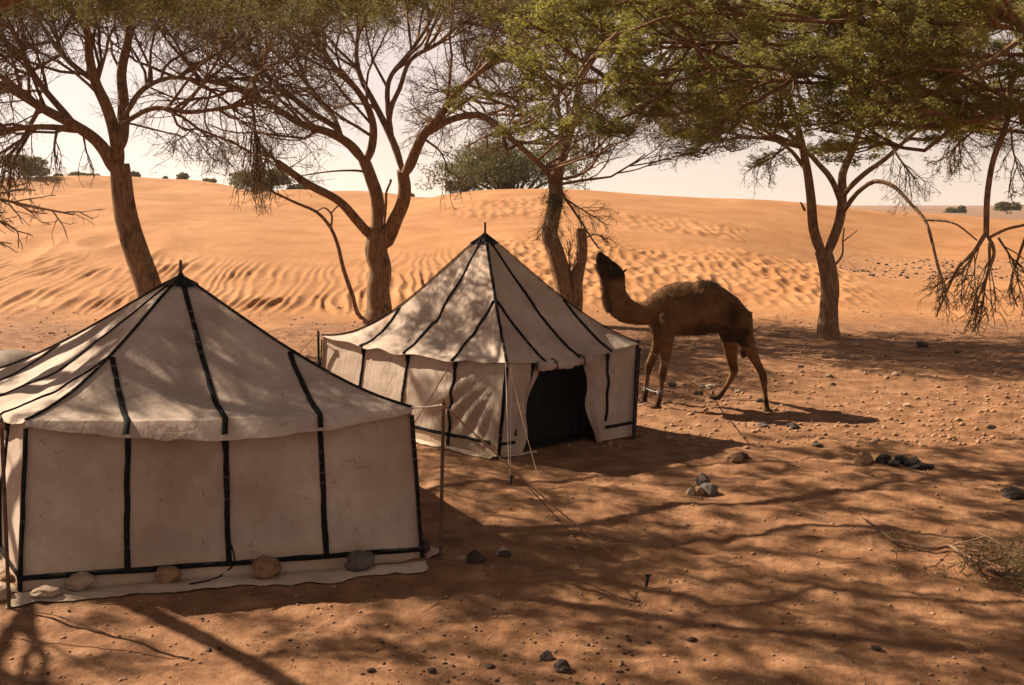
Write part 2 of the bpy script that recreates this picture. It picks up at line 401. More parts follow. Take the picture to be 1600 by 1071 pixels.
def terrain(X, Y, detail=True):
    z, px, D = terrain_base(X, Y)
    if not detail: return z
    X = np.asarray(X, float); Y = np.asarray(Y, float)
    dune = sstep(32.5, 36, D)
    near = 1 - sstep(30, 34, D)
    # trodden camp floor
    zz = near * ((fbm(X * .45, Y * .45, 3, 3) - .5) * .10 * sstep(6, 12, D) + (fbm(X * 2.2, Y * 2.2, 5, 4) - .5) * .080 + (fbm(X * 9, Y * 9, 8, 2) - .5) * .030)
    # broad undulation of the dunes
    zz = zz + dune * (fbm(X * .08, Y * .08, 11, 3) - .5) * .5 * sstep(40, 60, D)
    # fine wind ripples, crests running down the slope (left and centre)
    wx = X + .8 * (fbm(X * .5, Y * .16, 21, 3) - .5) * 2 + Y * .07
    rip = np.sin(wx * math.pi / .40 + 2.6 * fbm(X * 1.1, Y * .25, 23, 2)); rip = (1 - np.abs(rip)) ** .8 * .8 + .1 * rip
    mL = (1 - sstep(690, 800, px)) * sstep(34, 36.5, D) * (1 - sstep(43, 49, D + (fbm(X * .22, Y * .1, 29, 3) - .5) * 9))
    mask = sstep(.32, .55, fbm(X * .25, Y * .25, 27, 3))
    zz = zz + mL * (.35 + .65 * mask) * rip * .14 * (.3 + 1.3 * vnoise(X * 1.3, Y * .55, 31))
    # bigger scoops above them on the far left
    mS = (1 - sstep(230, 330, px)) * sstep(42, 46, D) * (1 - sstep(50, 58, D))
    sc = 1 - np.abs(2 * vnoise(X * .62 + Y * .15, Y * .22, 37) - 1)
    zz = zz + mS * (sc - .5) * .30
    # chopped, scalloped sand behind the camel
    def scal(fx, fy, s):
        u = (X + .35 * (fbm(X * 1.1, Y * 1.1, s + 3, 2) - .5)) * fx; v = (Y + .5 * (fbm(X * .9, Y * .9, s + 5, 2) - .5)) * fy
        iu = np.floor(u); iv = np.floor(v); best = np.full(u.shape, 9.0)
        for du in (-1, 0, 1):
            for dv in (-1, 0, 1):
                cu = iu + du; cv = iv + dv
                a = _h(cu.astype(np.int64), cv.astype(np.int64), s); b = _h(cu.astype(np.int64), cv.astype(np.int64), s + 7)
                best = np.minimum(best, np.hypot(cu + .15 + .7 * a - u, cv + .15 + .7 * b - v))
        return np.minimum(best, .75) * (.5 + vnoise(X * .7, Y * .5, s + 9))
    zz = zz + near * sstep(8, 11, D) * (scal(2.4, 2.0, 91) - .3) * .05 * sstep(.4, .6, fbm(X * .3, Y * .3, 95, 2))
    mR = sstep(690, 790, px) * (1 - sstep(1240, 1420, px)) * sstep(35, 38, D) * (1 - sstep(46.5, 50.5, D + (fbm(X * .3, Y * .2, 41, 2) - .5) * 5))
    zz = zz + mR * scal(2.2, 1.05, 43) * .25
    mU = np.exp(-((px - 800) / 90) ** 2) * sstep(62, 65, D) * (1 - sstep(72, 76, D)) + sstep(930, 990, px) * (1 - sstep(1120, 1190, px)) * sstep(58, 60, D) * (1 - sstep(64, 68, D))
    zz = zz + mU * scal(1.6, .6, 47) * .22
    # pebbly strip at the dune foot
    zz = zz + dune * (1 - sstep(60, 90, D)) * (fbm(X * 3, Y * 3, 51, 3) - .5) * .04
    return z + zz

def build_ground():
    tan_in = np.linspace(-.56, .56, 760)
    th = np.arctan(tan_in)
    rest = np.linspace(th[-1], 2 * math.pi + th[0], 90)[1:-1]
    th = np.concatenate([th, rest])
    r = np.concatenate([[.6, 2, 4, 6], np.exp(np.linspace(math.log(7.4), math.log(31), 150))[:-1],
                        np.exp(np.linspace(math.log(31), math.log(54), 190))[:-1], np.exp(np.linspace(math.log(54), math.log(92), 115))[:-1],
                        np.exp(np.linspace(math.log(92), math.log(190), 50))[:-1], np.exp(np.linspace(math.log(190), math.log(4500), 26))])
    T, R = np.meshgrid(th, r)
    X = R * np.sin(T); Y = R * np.cos(T)
    # straight rows in view so that D rather than r is sampled
    Z = terrain(X, Y)
    nt = len(th); nr = len(r)
    V = np.stack([X, Y, Z], -1).reshape(-1, 3)
    V = np.concatenate([V, [[0, 0, 0]]])
    i = np.arange(nr - 1)[:, None] * nt; j = np.arange(nt)[None, :]; j2 = (j + 1) % nt
    q = np.stack([i + j, i + nt + j, i + nt + j2, i + j2], -1).reshape(-1, 4)[:, ::-1]
    fan = np.stack([np.full(nt, nr * nt), np.arange(nt), (np.arange(nt) + 1) % nt], -1)[:, ::-1]
    flat = np.concatenate([q.ravel(), fan.ravel()]); sizes = np.concatenate([np.full(len(q), 4), np.full(nt, 3)])
    me = mesh_np('desert_ground', V, flat, sizes); smooth(me)
    z, px, D = terrain_base(V[:, 0], V[:, 1])
    dn = sstep(31.5, 36, D + (fbm(V[:, 0] * .4, V[:, 1] * .4, 61, 3) - .5) * 5)
    flatp = sstep(1230, 1300, px) * sstep(49, 52, D) * (1 - sstep(61, 66, D))
    a = me.attributes.new('dune', 'FLOAT', 'POINT'); a.data.foreach_set('value', dn.astype(np.float32))
    gv = .25 * flatp + sstep(98, 108, D) * sstep(1380, 1480, px) * .9 + sstep(200, 300, D) * .8 * (1 - sstep(1380, 1480, px))
    a = me.attributes.new('gravel', 'FLOAT', 'POINT'); a.data.foreach_set('value', np.clip(gv, 0, .9).astype(np.float32))
    o = obj('ground', me, M_ground); tag(o, 'orange rippled dunes and brown trodden camp floor', None, None, 'structure')
    if Vector(me.polygons[5000].normal).z < 0: me.flip_normals()
build_ground()
def gz(p): return float(terrain(np.array([p[0]]), np.array([p[1]]))[0])
def on(px, py, sink=0.0):
    """ground point seen at a photograph pixel"""
    g = G(px, py); return np.array([g[0], g[1], gz(g) - sink])

# ------------------------------------------------------------------ tents
def lerp(a, b, t): return np.asarray(a, float) * (1 - t) + np.asarray(b, float) * t
def tent(spec):
    C = [np.array(c, float) for c in spec['eave']]       # front-left, front-right, back-right, back-left (eave corners)
    B = [np.array(c, float) for c in spec['base']]
    PK = np.array(spec['peak'], float)
    cen = sum(B) / 4; cen[2] = 0
    root = thing('canvas_tent', cen, spec['label'], 'tent', 'canvas tents pitched on the camp floor')
    droop, sag = spec['droop'], spec['sag']
    fs = spec['seed']
    def outw(f):
        A_, B_ = C[f], C[(f + 1) % 4]; d = B_ - A_; n = np.array([d[1], -d[0], 0]); n /= np.linalg.norm(n)
        if np.dot(n, A_ - cen) < 0: n = -n
        return n
    def roof(f, q, v):
        A_, B_ = C[f], C[(f + 1) % 4]
        q = np.asarray(q, float)[..., None]; v = np.asarray(v, float)[..., None]
        p = A_ * (1 - v) + (B_ - A_) * (q - .5 * v) + PK * v
        u = np.clip((q - .5 * v) / np.maximum(1 - v, 1e-3), 0, 1)
        edge = np.clip(4 * u * (1 - u), 0, 1)
        dz = -droop[f] * edge * (1 - v) ** 3 - (sag[f] * (1 - u) + sag[(f + 1) % 4] * u) * 4 * v * (1 - v) ** 1.6 * .9
        dz = dz - .035 * np.clip(edge, 0, 1) * np.sin(math.pi * np.clip(v, 0, 1)) - .005 * np.abs(np.sin(4 * math.pi * q)) * (1 - v)
        w = (fbm(q * 7 + v * 3, v * 5 + f * 9, fs, 3) - .5) * .08 * edge * np.clip(v * 6 + .25, 0, 1)
        # creases fanning down from the peak
        w2 = np.sin(u * 46 + 5 * vnoise(u * 6, v * 3, fs + 4)) * .010 * sstep(.25, .9, v) * edge
        w3 = spec['crease'][f] * np.sin(u * 30 + v * 16 + 4 * vnoise(u * 4, v * 6, fs + 9)) * .012 * edge
        p = p.copy(); p[..., 2:3] += dz + w + w2 + w3
        return p
    def wall(f, q, h):
        A_, B_ = C[f], C[(f + 1) % 4]; a_, b_ = B[f], B[(f + 1) % 4]
        q = np.asarray(q, float)[..., None]; h = np.asarray(h, float)[..., None]
        top = roof(f, q[..., 0], np.zeros_like(q[..., 0])) - outw(f) * (.03 + .05 * 4 * q * (1 - q)); top[..., 2] -= .03
        # keep corner columns inside the roof corner
        bot = a_ * (1 - q) + b_ * q
        p = bot * (1 - h) + top * h
        bulge = spec['bulge'][f] * np.sin(math.pi * h) * 4 * q * (1 - q)
        w = (fbm(q * 5 + f * 7, h * 4, fs + 30, 3) - .5) * .07 * np.sin(math.pi * h) * np.minimum(1, 8 * q * (1 - q))
        du = (q - spec['fan'][f]) * 4; dv = (1.08 - h) * 1.3
        ang = np.arctan2(dv, du + 1e-4)
        fan = np.sin(ang * 26 + 3 * vnoise(ang * 3, dv, fs + 40)) * .020 * spec['fanamp'][f] * np.sin(math.pi * np.clip(h, 0, 1)) * np.exp(-((np.hypot(du, dv) - 1.0) / .9) ** 2) * np.minimum(1, 10 * q * (1 - q))
        return p + outw(f) * (bulge + w + fan) * 1.0
    def grid_obj(name, fn, a0, a1, na, nb, parent, lab=None, flip=False, tri=False):
        a = np.linspace(a0, a1, na); b = np.linspace(0, 1, nb); A_, B_ = np.meshgrid(a, b, indexing='ij')
        Pn = fn(A_, B_)
        V = Pn.reshape(-1, 3); i = np.arange(na - 1)[:, None] * nb; j = np.arange(nb - 1)[None, :]
        q = np.stack([i + j, i + nb + j, i + nb + j + 1, i + j + 1], -1).reshape(-1, 4)
        mb = MB(); mb.addq(V, q); o = mb.build(name, M_fab, parent)
        if lab: o['label'] = lab
        return o
    for f in range(4):
        for k in range(4):
            def rf(A_, B_, f=f):
                vm = np.minimum(2 * A_, 2 * (1 - A_)); return roof(f, A_, B_ * vm)
            grid_obj('roof_panel', rf, k / 4, (k + 1) / 4, 16, 30, root)
    door = spec.get('door')
    for f in range(4):
        for k in range(4):
            if door and f == door[0] and k in (0, 1, 2): continue
            grid_obj('wall_panel', lambda A_, B_, f=f: wall(f, A_, B_), k / 4, (k + 1) / 4, 16, 24, root)
    # valance hanging from the eave
    for f in range(4):
        oN = outw(f); dpt = spec['val'][f]
        def vf(A_, B_, f=f, oN=oN, dpt=dpt):
            top = roof(f, A_, np.zeros_like(A_)); e = (.25 + .75 * (4 * A_ * (1 - A_)))[..., None]
            w = (vnoise(A_ * 23, f * 3.0 + 0 * A_, fs + 55) - .5)[..., None]
            p = top + oN * (B_[..., None] * dpt * e * (.92 + .16 * w)) ; p[..., 2:3] -= B_[..., None] * dpt * e * (.60 + .12 * w) * (1 + .4 * B_[..., None])
            return p
        grid_obj('valance', vf, 0, 1, 60, 4, root)
    # skirt lying on the ground
    for f in range(4):
        oN = outw(f); sk = spec['skirt'][f]
        if sk <= 0: continue
        def sf(A_, B_, f=f, oN=oN, sk=sk):
            p = wall(f, A_, np.zeros_like(A_)); w = vnoise(A_ * 17, 0 * A_, fs + 66); w2 = fbm(A_ * 12, B_ * 3, fs + 70, 3)
            out = B_ * sk * (.8 + .35 * w)
            p = p + oN * out[..., None]
            z0 = terrain(p[..., 0], p[..., 1])
            p[..., 2] = z0 + .012 + (p[..., 2] - z0 - .012) * (1 - B_) ** 2 + .05 * w2 * np.sin(math.pi * np.clip(B_ * .9 + .05, 0, 1))
            return p
        if door and f == door[0]:
            grid_obj('skirt', sf, 0, .24, 14, 9, root)
        else: grid_obj('skirt', sf, -.01, 1.01, 70, 10, root)
    # straps
    def strap(pts, nrm, w, t=.012, name='strap', lab=None, mat=M_strap):
        pts = np.asarray(pts, float); nrm = np.asarray(nrm, float)
        T = np.gradient(pts, axis=0); T /= np.linalg.norm(T, axis=1, keepdims=True)
        if nrm.ndim == 1: nrm = np.repeat(nrm[None], len(pts), 0)
        S = np.cross(T, nrm); S /= np.linalg.norm(S, axis=1, keepdims=True); N = np.cross(S, T)
        ww = w * (.9 + .25 * vnoise(np.arange(len(pts)) * .7, np.zeros(len(pts)) + pts[0, 0], 3))[:, None] / 2
        wob = (vnoise(np.arange(len(pts)) * .35, np.zeros(len(pts)) + pts[0, 1], 9) - .5)[:, None] * w * .18
        c = pts + S * wob
        a = c - S * ww - N * .004; b = c - S * ww * .8 + N * t; d = c + S * ww * .8 + N * t; e = c + S * ww - N * .004
        V = np.stack([a, b, d, e], 1).reshape(-1, 3); n_ = len(pts)
        i = np.arange(n_ - 1)[:, None] * 4; j = np.arange(4)[None]; j2 = (j + 1) % 4
        q = np.stack([i + j, i + j2, i + 4 + j2, i + 4 + j], -1).reshape(-1, 4)
        mb = MB(); mb.addq(V, q); mb.add(V[:4], [[0, 1, 2, 3]]); mb.add(V[-4:], [[3, 2, 1, 0]])
        o = mb.build(name, mat, root, sm=False)
        if lab: o['label'] = lab
        return o
    SW = spec['strap']
    for f in range(4):
        oN = outw(f)
        rn = oN * .45 + np.array([0, 0, .9])
        for qq in (.25, .5, .75):
            vm = min(2 * qq, 2 * (1 - qq)) - .02
            v = np.linspace(0, vm, 26)
            rp = roof(f, np.full(26, qq), v) + rn * .006
            e = (.25 + .75 * 4 * qq * (1 - qq)); d = spec['val'][f]
            lip = rp[0] + oN * (d * e * .86 + .01) + np.array([0, 0, -d * e * .62])
            pts = np.concatenate([[lip], rp]); strap(pts, rn, SW * spec.get('seamw', [1, 1, 1, 1])[f])
            if door and f == door[0] and qq == .5: continue
            h = np.linspace(.0 if not (door and f == door[0]) else .22, .985, 26)
            if door and f == door[0]: q_ = (.07 + .13 * h) if qq < .5 else qq + .015 * np.sin(h * 3)
            else: q_ = np.full(26, qq)
            hb = spec['hb']
            if not (door and f == door[0]): h = np.linspace(hb if spec['stopb'] else .02, .985, 26)
            wp = wall(f, q_, h) + oN * .008
            if door and f == door[0]:
                # straps sewn to the parted door flaps
                s = -1 if qq < .5 else 1
                wp = wp + (C[(f + 1) % 4] - C[f])[None] * (s * -.0) 
            strap(wp, oN, SW)
            knot = MB(); c0 = wall(f, np.array([qq]), np.array([.95]))[0] + oN * .03
            rope_mesh(knot, [c0 + [0, 0, .05], c0 + oN * .02, c0 + [0, 0, -.08]], .022, 6, n=6); kn = knot.build('strap_knot', M_strap, root)
        # bottom band
        if spec['bands'][f]:
            for (q0, q1) in spec['bands'][f]:
                q_ = np.linspace(q0, q1, 40); wp = wall(f, q_, np.full(40, spec['hb'])) + oN * .014
                strap(wp, oN, SW * .95)
        # corner straps (hip + wall edge) at the start corner of this face
        g_ = (f + 3) % 4; n2 = outw(g_)
        v = np.linspace(0, .965, 40); hp = roof(f, .5 * v, v) ; hp[:, 2] = np.maximum(hp[:, 2], roof(g_, 1 - .5 * v, v)[:, 2])
        nn = (oN + n2) * .35 + np.array([0, 0, .9]); strap(hp + nn / np.linalg.norm(nn) * .008, nn, SW * spec['hipw'])
        h = np.linspace(0.0, .97, 26); wp = (wall(f, np.full(26, .0), h) + wall(g_, np.full(26, 1.), h)) / 2
        nn = oN + n2; nn /= np.linalg.norm(nn); strap(wp + nn * .02, nn, SW * spec['cornw'])
    # peak cap
    mb = MB(); n_ = 20; rings = []
    for v, dn in ((.915, .0), (.955, .0), (.985, .0)):
        rg = []
        for f in range(4):
            qs = np.linspace(.5 * v, 1 - .5 * v, 6)[:-1]
            pr = roof(f, qs, np.full(5, v)); pr = PK * (1 - 1.06) + pr * 1.06; pr[:, 2] += .03; rg.append(pr)
        rg = np.concatenate(rg); rings.append(rg)
    rings[0][:, 2] += (vnoise(np.arange(20) * 1.3, np.zeros(20), fs) - .5) * .05
    rings.append(np.repeat((PK + [0, 0, .06])[None], 20, 0) + np.stack([np.cos(np.arange(20) * math.pi / 10), np.sin(np.arange(20) * math.pi / 10), 0 * np.arange(20)], -1) * .02)
    V = np.concatenate(rings); i = np.arange(3)[:, None] * 20; j = np.arange(20)[None]; j2 = (j + 1) % 20
    mb.addq(V, np.stack([i + j, i + j2, i + 20 + j2, i + 20 + j], -1).reshape(-1, 4)); mb.add(V[60:], [list(range(20))])
    mb.build('peak_cap', M_strap, root, sm=False)
    mb = MB(); rope_mesh(mb, [PK + [0, 0, -PK[2]], PK + [0, 0, .19]], .018, 8); mb.build('center_pole', M_pole, root)
    return root, roof, wall, outw, strap

# near tent
e1 = [P(40, 657, 10.35), P(643, 637, 11.05), np.array([-3.15, 15.3, 1.5]), np.array([-7.05, 13.7, 1.42])]
b1 = [G(33, 926), G(657, 878), np.array([-3.1, 15.35, 0]), np.array([-7.1, 13.75, 0])]
T1 = tent(dict(eave=e1, base=b1, peak=P(283, 432, 12.9), seed=101, droop=[.05, .05, .05, .06], sag=[.25, .22, .12, .25],
    bulge=[.03, .03, .03, .05], fan=[.0, 0, 0, .0], fanamp=[0.3, .3, .3, .6], crease=[.5, .3, .3, 1.2], val=[.20, .14, .1, .12], skirt=[.40, .25, .2, .22],
    strap=.055, hb=.085, stopb=True, bands=[[(-.01, 1.01)], [(0, 1)], [], [(0, 1)]], hipw=.62, cornw=.95, seamw=[1, 1, 1, .35],
    label='nearest canvas tent, pale walls with black straps, stones on its skirt'))
e2 = [P(503, 524, 18.5), P(792, 566, 15.25), P(1000, 536, 17.2), np.array([-1.3, 20.6, 1.33])]
b2 = [np.array([-3.25, 18.3, 0]), G(779, 716), G(990, 681), np.array([-1.3, 20.5, 0])]
T2 = tent(dict(eave=e2, base=b2, peak=P(758, 366, 17.7), seed=202, droop=[.06, .05, .05, .05], sag=[.52, .12, .26, .3],
    bulge=[.05, .04, .03, .03], fan=[1.0, .5, 0, 0], fanamp=[1.6, .5, .3, .3], crease=[2.6, .3, .3, .3], val=[.05, .05, .05, .05], skirt=[.20, .12, .2, .2],
    strap=.05, hb=.15, stopb=False, bands=[[(0, .96)], [(0.0, .10), (.76, 1.0)], [], []], hipw=.9, cornw=1.1, door=(1,),
    label='farther canvas tent with its dark doorway open, dappled side facing the trees'))
def tent2_door():
    root, roof, wall, outw, strap = T2
    f = 1; oN = outw(f)
    def flap(name, qa, qb_top, qb_bot, inner):
        na, nb = 14, 26; a = np.linspace(0, 1, na); b = np.linspace(0, 1, nb); A_, B_ = np.meshgrid(a, b, indexing='ij')
        qin = qb_bot + (qb_top - qb_bot) * B_ + .02 * np.sin(B_ * 9 + inner)
        q = qa + (qin - qa) * A_
        p = wall(f, q, B_)
        p = p + oN * ((.05 * np.sin(A_ * 9 + B_ * 3 + inner) * A_ + .05 * A_ * (1 - B_))[..., None])
        V = p.reshape(-1, 3); i = np.arange(na - 1)[:, None] * nb; j = np.arange(nb - 1)[None, :]
        mb = MB(); mb.addq(V, np.stack([i + j, i + nb + j, i + nb + j + 1, i + j + 1], -1).reshape(-1, 4))
        o = mb.build('door_flap', M_fab, root); o['label'] = name
        return lambda aa, bb: wall(f, qa + ((qb_bot + (qb_top - qb_bot) * bb + .02 * np.sin(bb * 9 + inner)) - qa) * aa, bb) + oN * ((.05 * np.sin(aa * 9 + bb * 3 + inner) * aa + .05 * aa * (1 - bb))[..., None] + .012)
    fl = flap('left door flap pulled aside', 0.0, .245, .13, 0.0)
    fr = flap('right door flap hanging in folds', .75, .545, .68, 1.2)
    b = np.linspace(.2, .95, 24)
    # door lintel strip
    na = 24; A_, B_ = np.meshgrid(np.linspace(.02, .75, na), np.linspace(.92, 1, 4), indexing='ij'); p = wall(f, A_, B_) - oN * .015
    V = p.reshape(-1, 3); i = np.arange(na - 1)[:, None] * 4; j = np.arange(3)[None]
    mb = MB(); mb.addq(V, np.stack([i + j, i + 4 + j, i + 5 + j, i + 1 + j], -1).reshape(-1, 4)); mb.build('lintel_strip', M_fab, root)
    # rolled up door
    A = wall(f, np.array([.20]), np.array([.955]))[0] + oN * .09; Bp = wall(f, np.array([.60]), np.array([.965]))[0] + oN * .09
    n = 34; t = np.linspace(0, 1, n); c = A[None] * (1 - t[:, None]) + Bp[None] * t[:, None]; c[:, 2] -= .03 * np.sin(t * 3.1)
    rr = .075 + .018 * np.sin(t * 15) + .012 * np.sin(t * 37); rr[0] *= .5; rr[-1] *= .6
    T_, Aa, Bb = frames(c[None]); an = np.linspace(0, 4.2 * math.pi, 40)
    sp = (.35 + .65 * an / an[-1])
    V = c[:, None, :] + (rr[:, None] * sp[None])[..., None] * (Aa[0][:, None] * np.cos(an)[None, :, None] + Bb[0][:, None] * np.sin(an)[None, :, None])
    V[..., 2] += .008 * np.sin(t[:, None] * 60 + an[None] * 2)
    i = np.arange(n - 1)[:, None] * 40; j = np.arange(39)[None]
    mb = MB(); mb.addq(V.reshape(-1, 3), np.stack([i + j, i + 1 + j, i + 41 + j, i + 40 + j], -1).reshape(-1, 4)); mb.build('rolled_door', M_fab, root)
    for tt in (.28, .78):
        k = int(tt * n); an2 = np.linspace(0, 2 * math.pi, 14)
        pts = c[k][None] + .105 * (Aa[0, k][None] * np.cos(an2)[:, None] + Bb[0, k][None] * np.sin(an2)[:, None])
        mb = MB(); V, q = tubes(pts[None], np.full((1, 14), .010), 5); mb.addq(V, q); mb.build('door_tie', M_strap, root)
    # groundsheet inside, dark
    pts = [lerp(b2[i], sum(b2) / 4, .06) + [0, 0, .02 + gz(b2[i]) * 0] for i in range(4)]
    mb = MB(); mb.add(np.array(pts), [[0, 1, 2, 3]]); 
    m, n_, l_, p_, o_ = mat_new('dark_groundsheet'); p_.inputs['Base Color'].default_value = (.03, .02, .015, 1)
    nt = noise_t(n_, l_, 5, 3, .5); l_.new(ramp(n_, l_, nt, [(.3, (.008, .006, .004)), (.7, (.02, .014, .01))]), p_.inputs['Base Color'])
    V = np.array(pts); g0 = 12; S, T_ = np.meshgrid(np.linspace(0, 1, g0), np.linspace(0, 1, g0), indexing='ij')
    W = (V[0] * (1 - S[..., None]) + V[1] * S[..., None]) * (1 - T_[..., None]) + (V[3] * (1 - S[..., None]) + V[2] * S[..., None]) * T_[..., None]
    W[..., 2] = terrain(W[..., 0], W[..., 1]) + .02
    mb = MB(); i = np.arange(g0 - 1)[:, None] * g0; j = np.arange(g0 - 1)[None]
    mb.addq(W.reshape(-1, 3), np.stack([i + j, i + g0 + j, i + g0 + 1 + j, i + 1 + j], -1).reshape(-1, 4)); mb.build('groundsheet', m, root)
    m2 = mat_simple('doorway_shade_black', (.003, .002, .002), (.007, .005, .004), 4, bump=.3, bd=.01)  # near-black sheet added behind the door to paint the interior shade
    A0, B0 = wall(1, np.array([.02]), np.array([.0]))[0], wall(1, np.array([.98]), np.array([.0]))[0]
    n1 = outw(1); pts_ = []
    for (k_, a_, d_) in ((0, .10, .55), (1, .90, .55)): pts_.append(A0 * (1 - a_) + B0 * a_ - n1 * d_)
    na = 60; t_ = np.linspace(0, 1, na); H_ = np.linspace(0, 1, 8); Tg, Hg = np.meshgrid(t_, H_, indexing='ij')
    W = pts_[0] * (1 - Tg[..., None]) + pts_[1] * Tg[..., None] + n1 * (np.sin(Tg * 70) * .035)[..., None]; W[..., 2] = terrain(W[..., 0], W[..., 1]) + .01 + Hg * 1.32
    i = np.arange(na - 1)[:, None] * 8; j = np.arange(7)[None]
    mb = MB(); mb.addq(W.reshape(-1, 3), np.stack([i + j, i + 8 + j, i + 9 + j, i + 1 + j], -1).reshape(-1, 4)); mb.build('doorway_shade_sheet', m2, root)
tent2_door()

# poles, guy ropes and pegs
def pole(px, pyt, D, base, mat, label, r=.018, group='tent side poles'):
    top = P(px, pyt, D); b = np.array(base, float)
    root = thing('tent_pole', b, label, 'pole', group)
    mb = MB(); rope_mesh(mb, [b - [0, 0, .08], top], r, 8, n=6); mb.build('shaft', mat, root)
    mb = MB(); rope_mesh(mb, [top, top + [0, 0, .035]], [r * .6, r * .2], 6, n=3); mb.build('tip', mat, root)
    mb = MB(); an = np.linspace(0, 5 * 2 * math.pi, 40); c = top - [0, 0, .035]
    pts = c[None] + np.stack([np.cos(an) * (r + .007), np.sin(an) * (r + .007), -an * .0012], -1)
    V, q = tubes(pts[None], np.full((1, 40), .006), 4); mb.addq(V, q); mb.build('rope_lashing', M_rope, root)
    return top
bp = on(688, 882)
tA = pole(693, 628, bp[1], bp, M_pole, 'thin rusty pole beside the right corner of the nearest tent')
bL = on(14, 950)
tB = pole(2, 655, bL[1], bL, M_pole, 'brown pole at the left corner of the nearest tent')
tC = pole(997, 532, 17.2, on(989, 684), M_dpole, 'black pole at the right corner of the farther tent', .024)
b_ = P(497, 520, 18.4); b_[2] = 0
tD = pole(497, 518, 18.4, b_, M_dpole, 'black pole at the far left corner of the farther tent', .022)
def guy(name, a, b, r, mat, label, sagz=.03, cat='rope', group='guy ropes of the tents'):
    a = np.array(a, float); b = np.array(b, float); m = (a + b) / 2 - [0, 0, sagz]
    mb = MB(); rope_mesh(mb, [a, m, b], r, 6, n=14); o = mb.build(name, mat, None, origin=b); tag(o, label, cat, group); return o
pegA = on(1008, 913)
guy('guy_rope', tA - [0, 0, .03], pegA + [0, 0, .05], .008, M_rope, 'long brown guy rope from the thin rusty pole to the peg in the foreground', .05)
guy('corner_tie', T1[1](0, np.array([1.0]), np.array([0.0]))[0] , tA - [0, 0, .03], .012, M_cord, 'pale cloth tie between nearest tent corner and thin rusty pole', .01)
a0 = T2[1](0, np.array([.75]), np.array([0.0]))[0]
guy('guy_rope', a0, on(600, 735), .008, M_rope, 'brown guy rope running down left behind the thin rusty pole', .03)
guy('guy_rope', tA - [0, 0, .03], P(765, 697, 14.9), .008, M_rope, 'brown rope from the thin rusty pole to the near corner of the farther tent', .02)
pegB = on(796, 756)
a1 = T2[1](0, np.array([1.0]), np.array([0.0]))[0]
guy('guy_rope', a1 + [-.02, 0, 0], pegB + [0, 0, .03], .0045, M_cord, 'pale cord hanging left of its twin at the near corner of the farther tent', 0, group='pale cords at tent corner')
guy('guy_rope', a1 + [.06, 0, -.03], pegB + [0.01, 0, .03], .0045, M_cord, 'pale cord just right of its twin at the near corner of the farther tent', 0, group='pale cords at tent corner')
guy('guy_rope', a1 + [.03, 0, -.02], on(846, 764) + [0, 0, .02], .005, M_rope, 'thin cord from farther tent corner down to the sand right of its base', .06)
pegD = on(1112, 620)
guy('guy_rope', tC - [0, 0, .03], pegD + [0, 0, .03], .008, M_rope, 'brown guy rope passing behind the forelegs of the camel', .02)
guy('guy_rope', tD - [0, 0, .02], on(430, 590), .008, M_rope, 'brown guy rope off the far left corner of the farther tent', .02)
guy('guy_rope', tB - [0, 0, .02], on(-60, 990), .008, M_rope, 'brown guy rope leaving the left edge pole of the nearest tent', .02)
def peg(p, label, h=.10, lean=(.03, .02)):
    mb = MB(); rope_mesh(mb, [p - [0, 0, .05], p + [lean[0], lean[1], h]], [.014, .018], 6, n=4)
    rope_mesh(mb, [p + [lean[0] - .03, lean[1], h], p + [lean[0] + .03, lean[1], h + .004]], .012, 6, n=3)
    o = mb.build('tent_peg', M_dpole, None, sm=False, origin=p); tag(o, label, 'peg', 'tent pegs')
peg(pegA, 'black tent peg in the foreground sand at the end of the long guy rope')
peg(pegB, 'black tent peg below the pale cords beside the dark doorway')
peg(pegD, 'dark tent peg on the sunlit gravel behind the camel')
def tripod_hook():
    p = on(1166, 668); mb = MB()
    rope_mesh(mb, [p - [0, 0, .03], p + [-.01, 0, .17]], .008, 5, n=4); rope_mesh(mb, [p + [-.01, 0, .17], p + [.07, 0, .16], p + [.08, 0, .12]], .006, 5, n=8)
    o = mb.build('bent_peg', M_dpole, None, origin=p); tag(o, 'bent black wire peg standing in the shadow of the camel', 'peg')
tripod_hook()
def loose_rope():
    pts = [T1[2](0, np.array([.49]), np.array([.9]))[0] + T1[3](0) * .06, T1[2](0, np.array([.505]), np.array([.6]))[0] + T1[3](0) * .07, T1[2](0, np.array([.50]), np.array([.3]))[0] + T1[3](0) * .07,
           T1[2](0, np.array([.515]), np.array([.10]))[0] + T1[3](0) * .08]
    g = [on(352, 900), on(330, 912), on(296, 918)]
    for q in g: q[2] += .05
    mb = MB(); rope_mesh(mb, pts + g, .008, 6, n=50); o = mb.build('loose_cord', M_strap, None, origin=g[0]); tag(o, 'loose black cord dangling down the middle of the nearest tent wall', 'cord')
loose_rope()

# ------------------------------------------------------------------ stones
def stone_mesh(r, seed, sub=3, flat=.65, rough=.35, ang=.0):
    bm = bmesh.new(); bmesh.ops.create_icosphere(bm, subdivisions=sub, radius=1)
    rnd = random.Random(seed); off = Vector((rnd.random() * 99, rnd.random() * 99, rnd.random() * 99))
    planes = [(Vector((rnd.gauss(0, 1), rnd.gauss(0, 1), rnd.gauss(0, 1))).normalized(), .72 + .2 * rnd.random()) for _ in range(int(ang * 10))]
    for v in bm.verts:
        d = v.co.normalized(); k = 1 + rough * (mnoise.noise(d * 1.1 + off)) + rough * .35 * mnoise.noise(d * 3.2 + off)
        c = d * k
        for (pn, pd) in planes:
            e = c.dot(pn) - pd
            if e > 0: c = c - pn * e * .9
        v.co = Vector((c.x, c.y, c.z * flat)) * r
    me = bpy.data.meshes.new('stone'); bm.to_mesh(me); bm.free(); smooth(me, ang < .3); return me
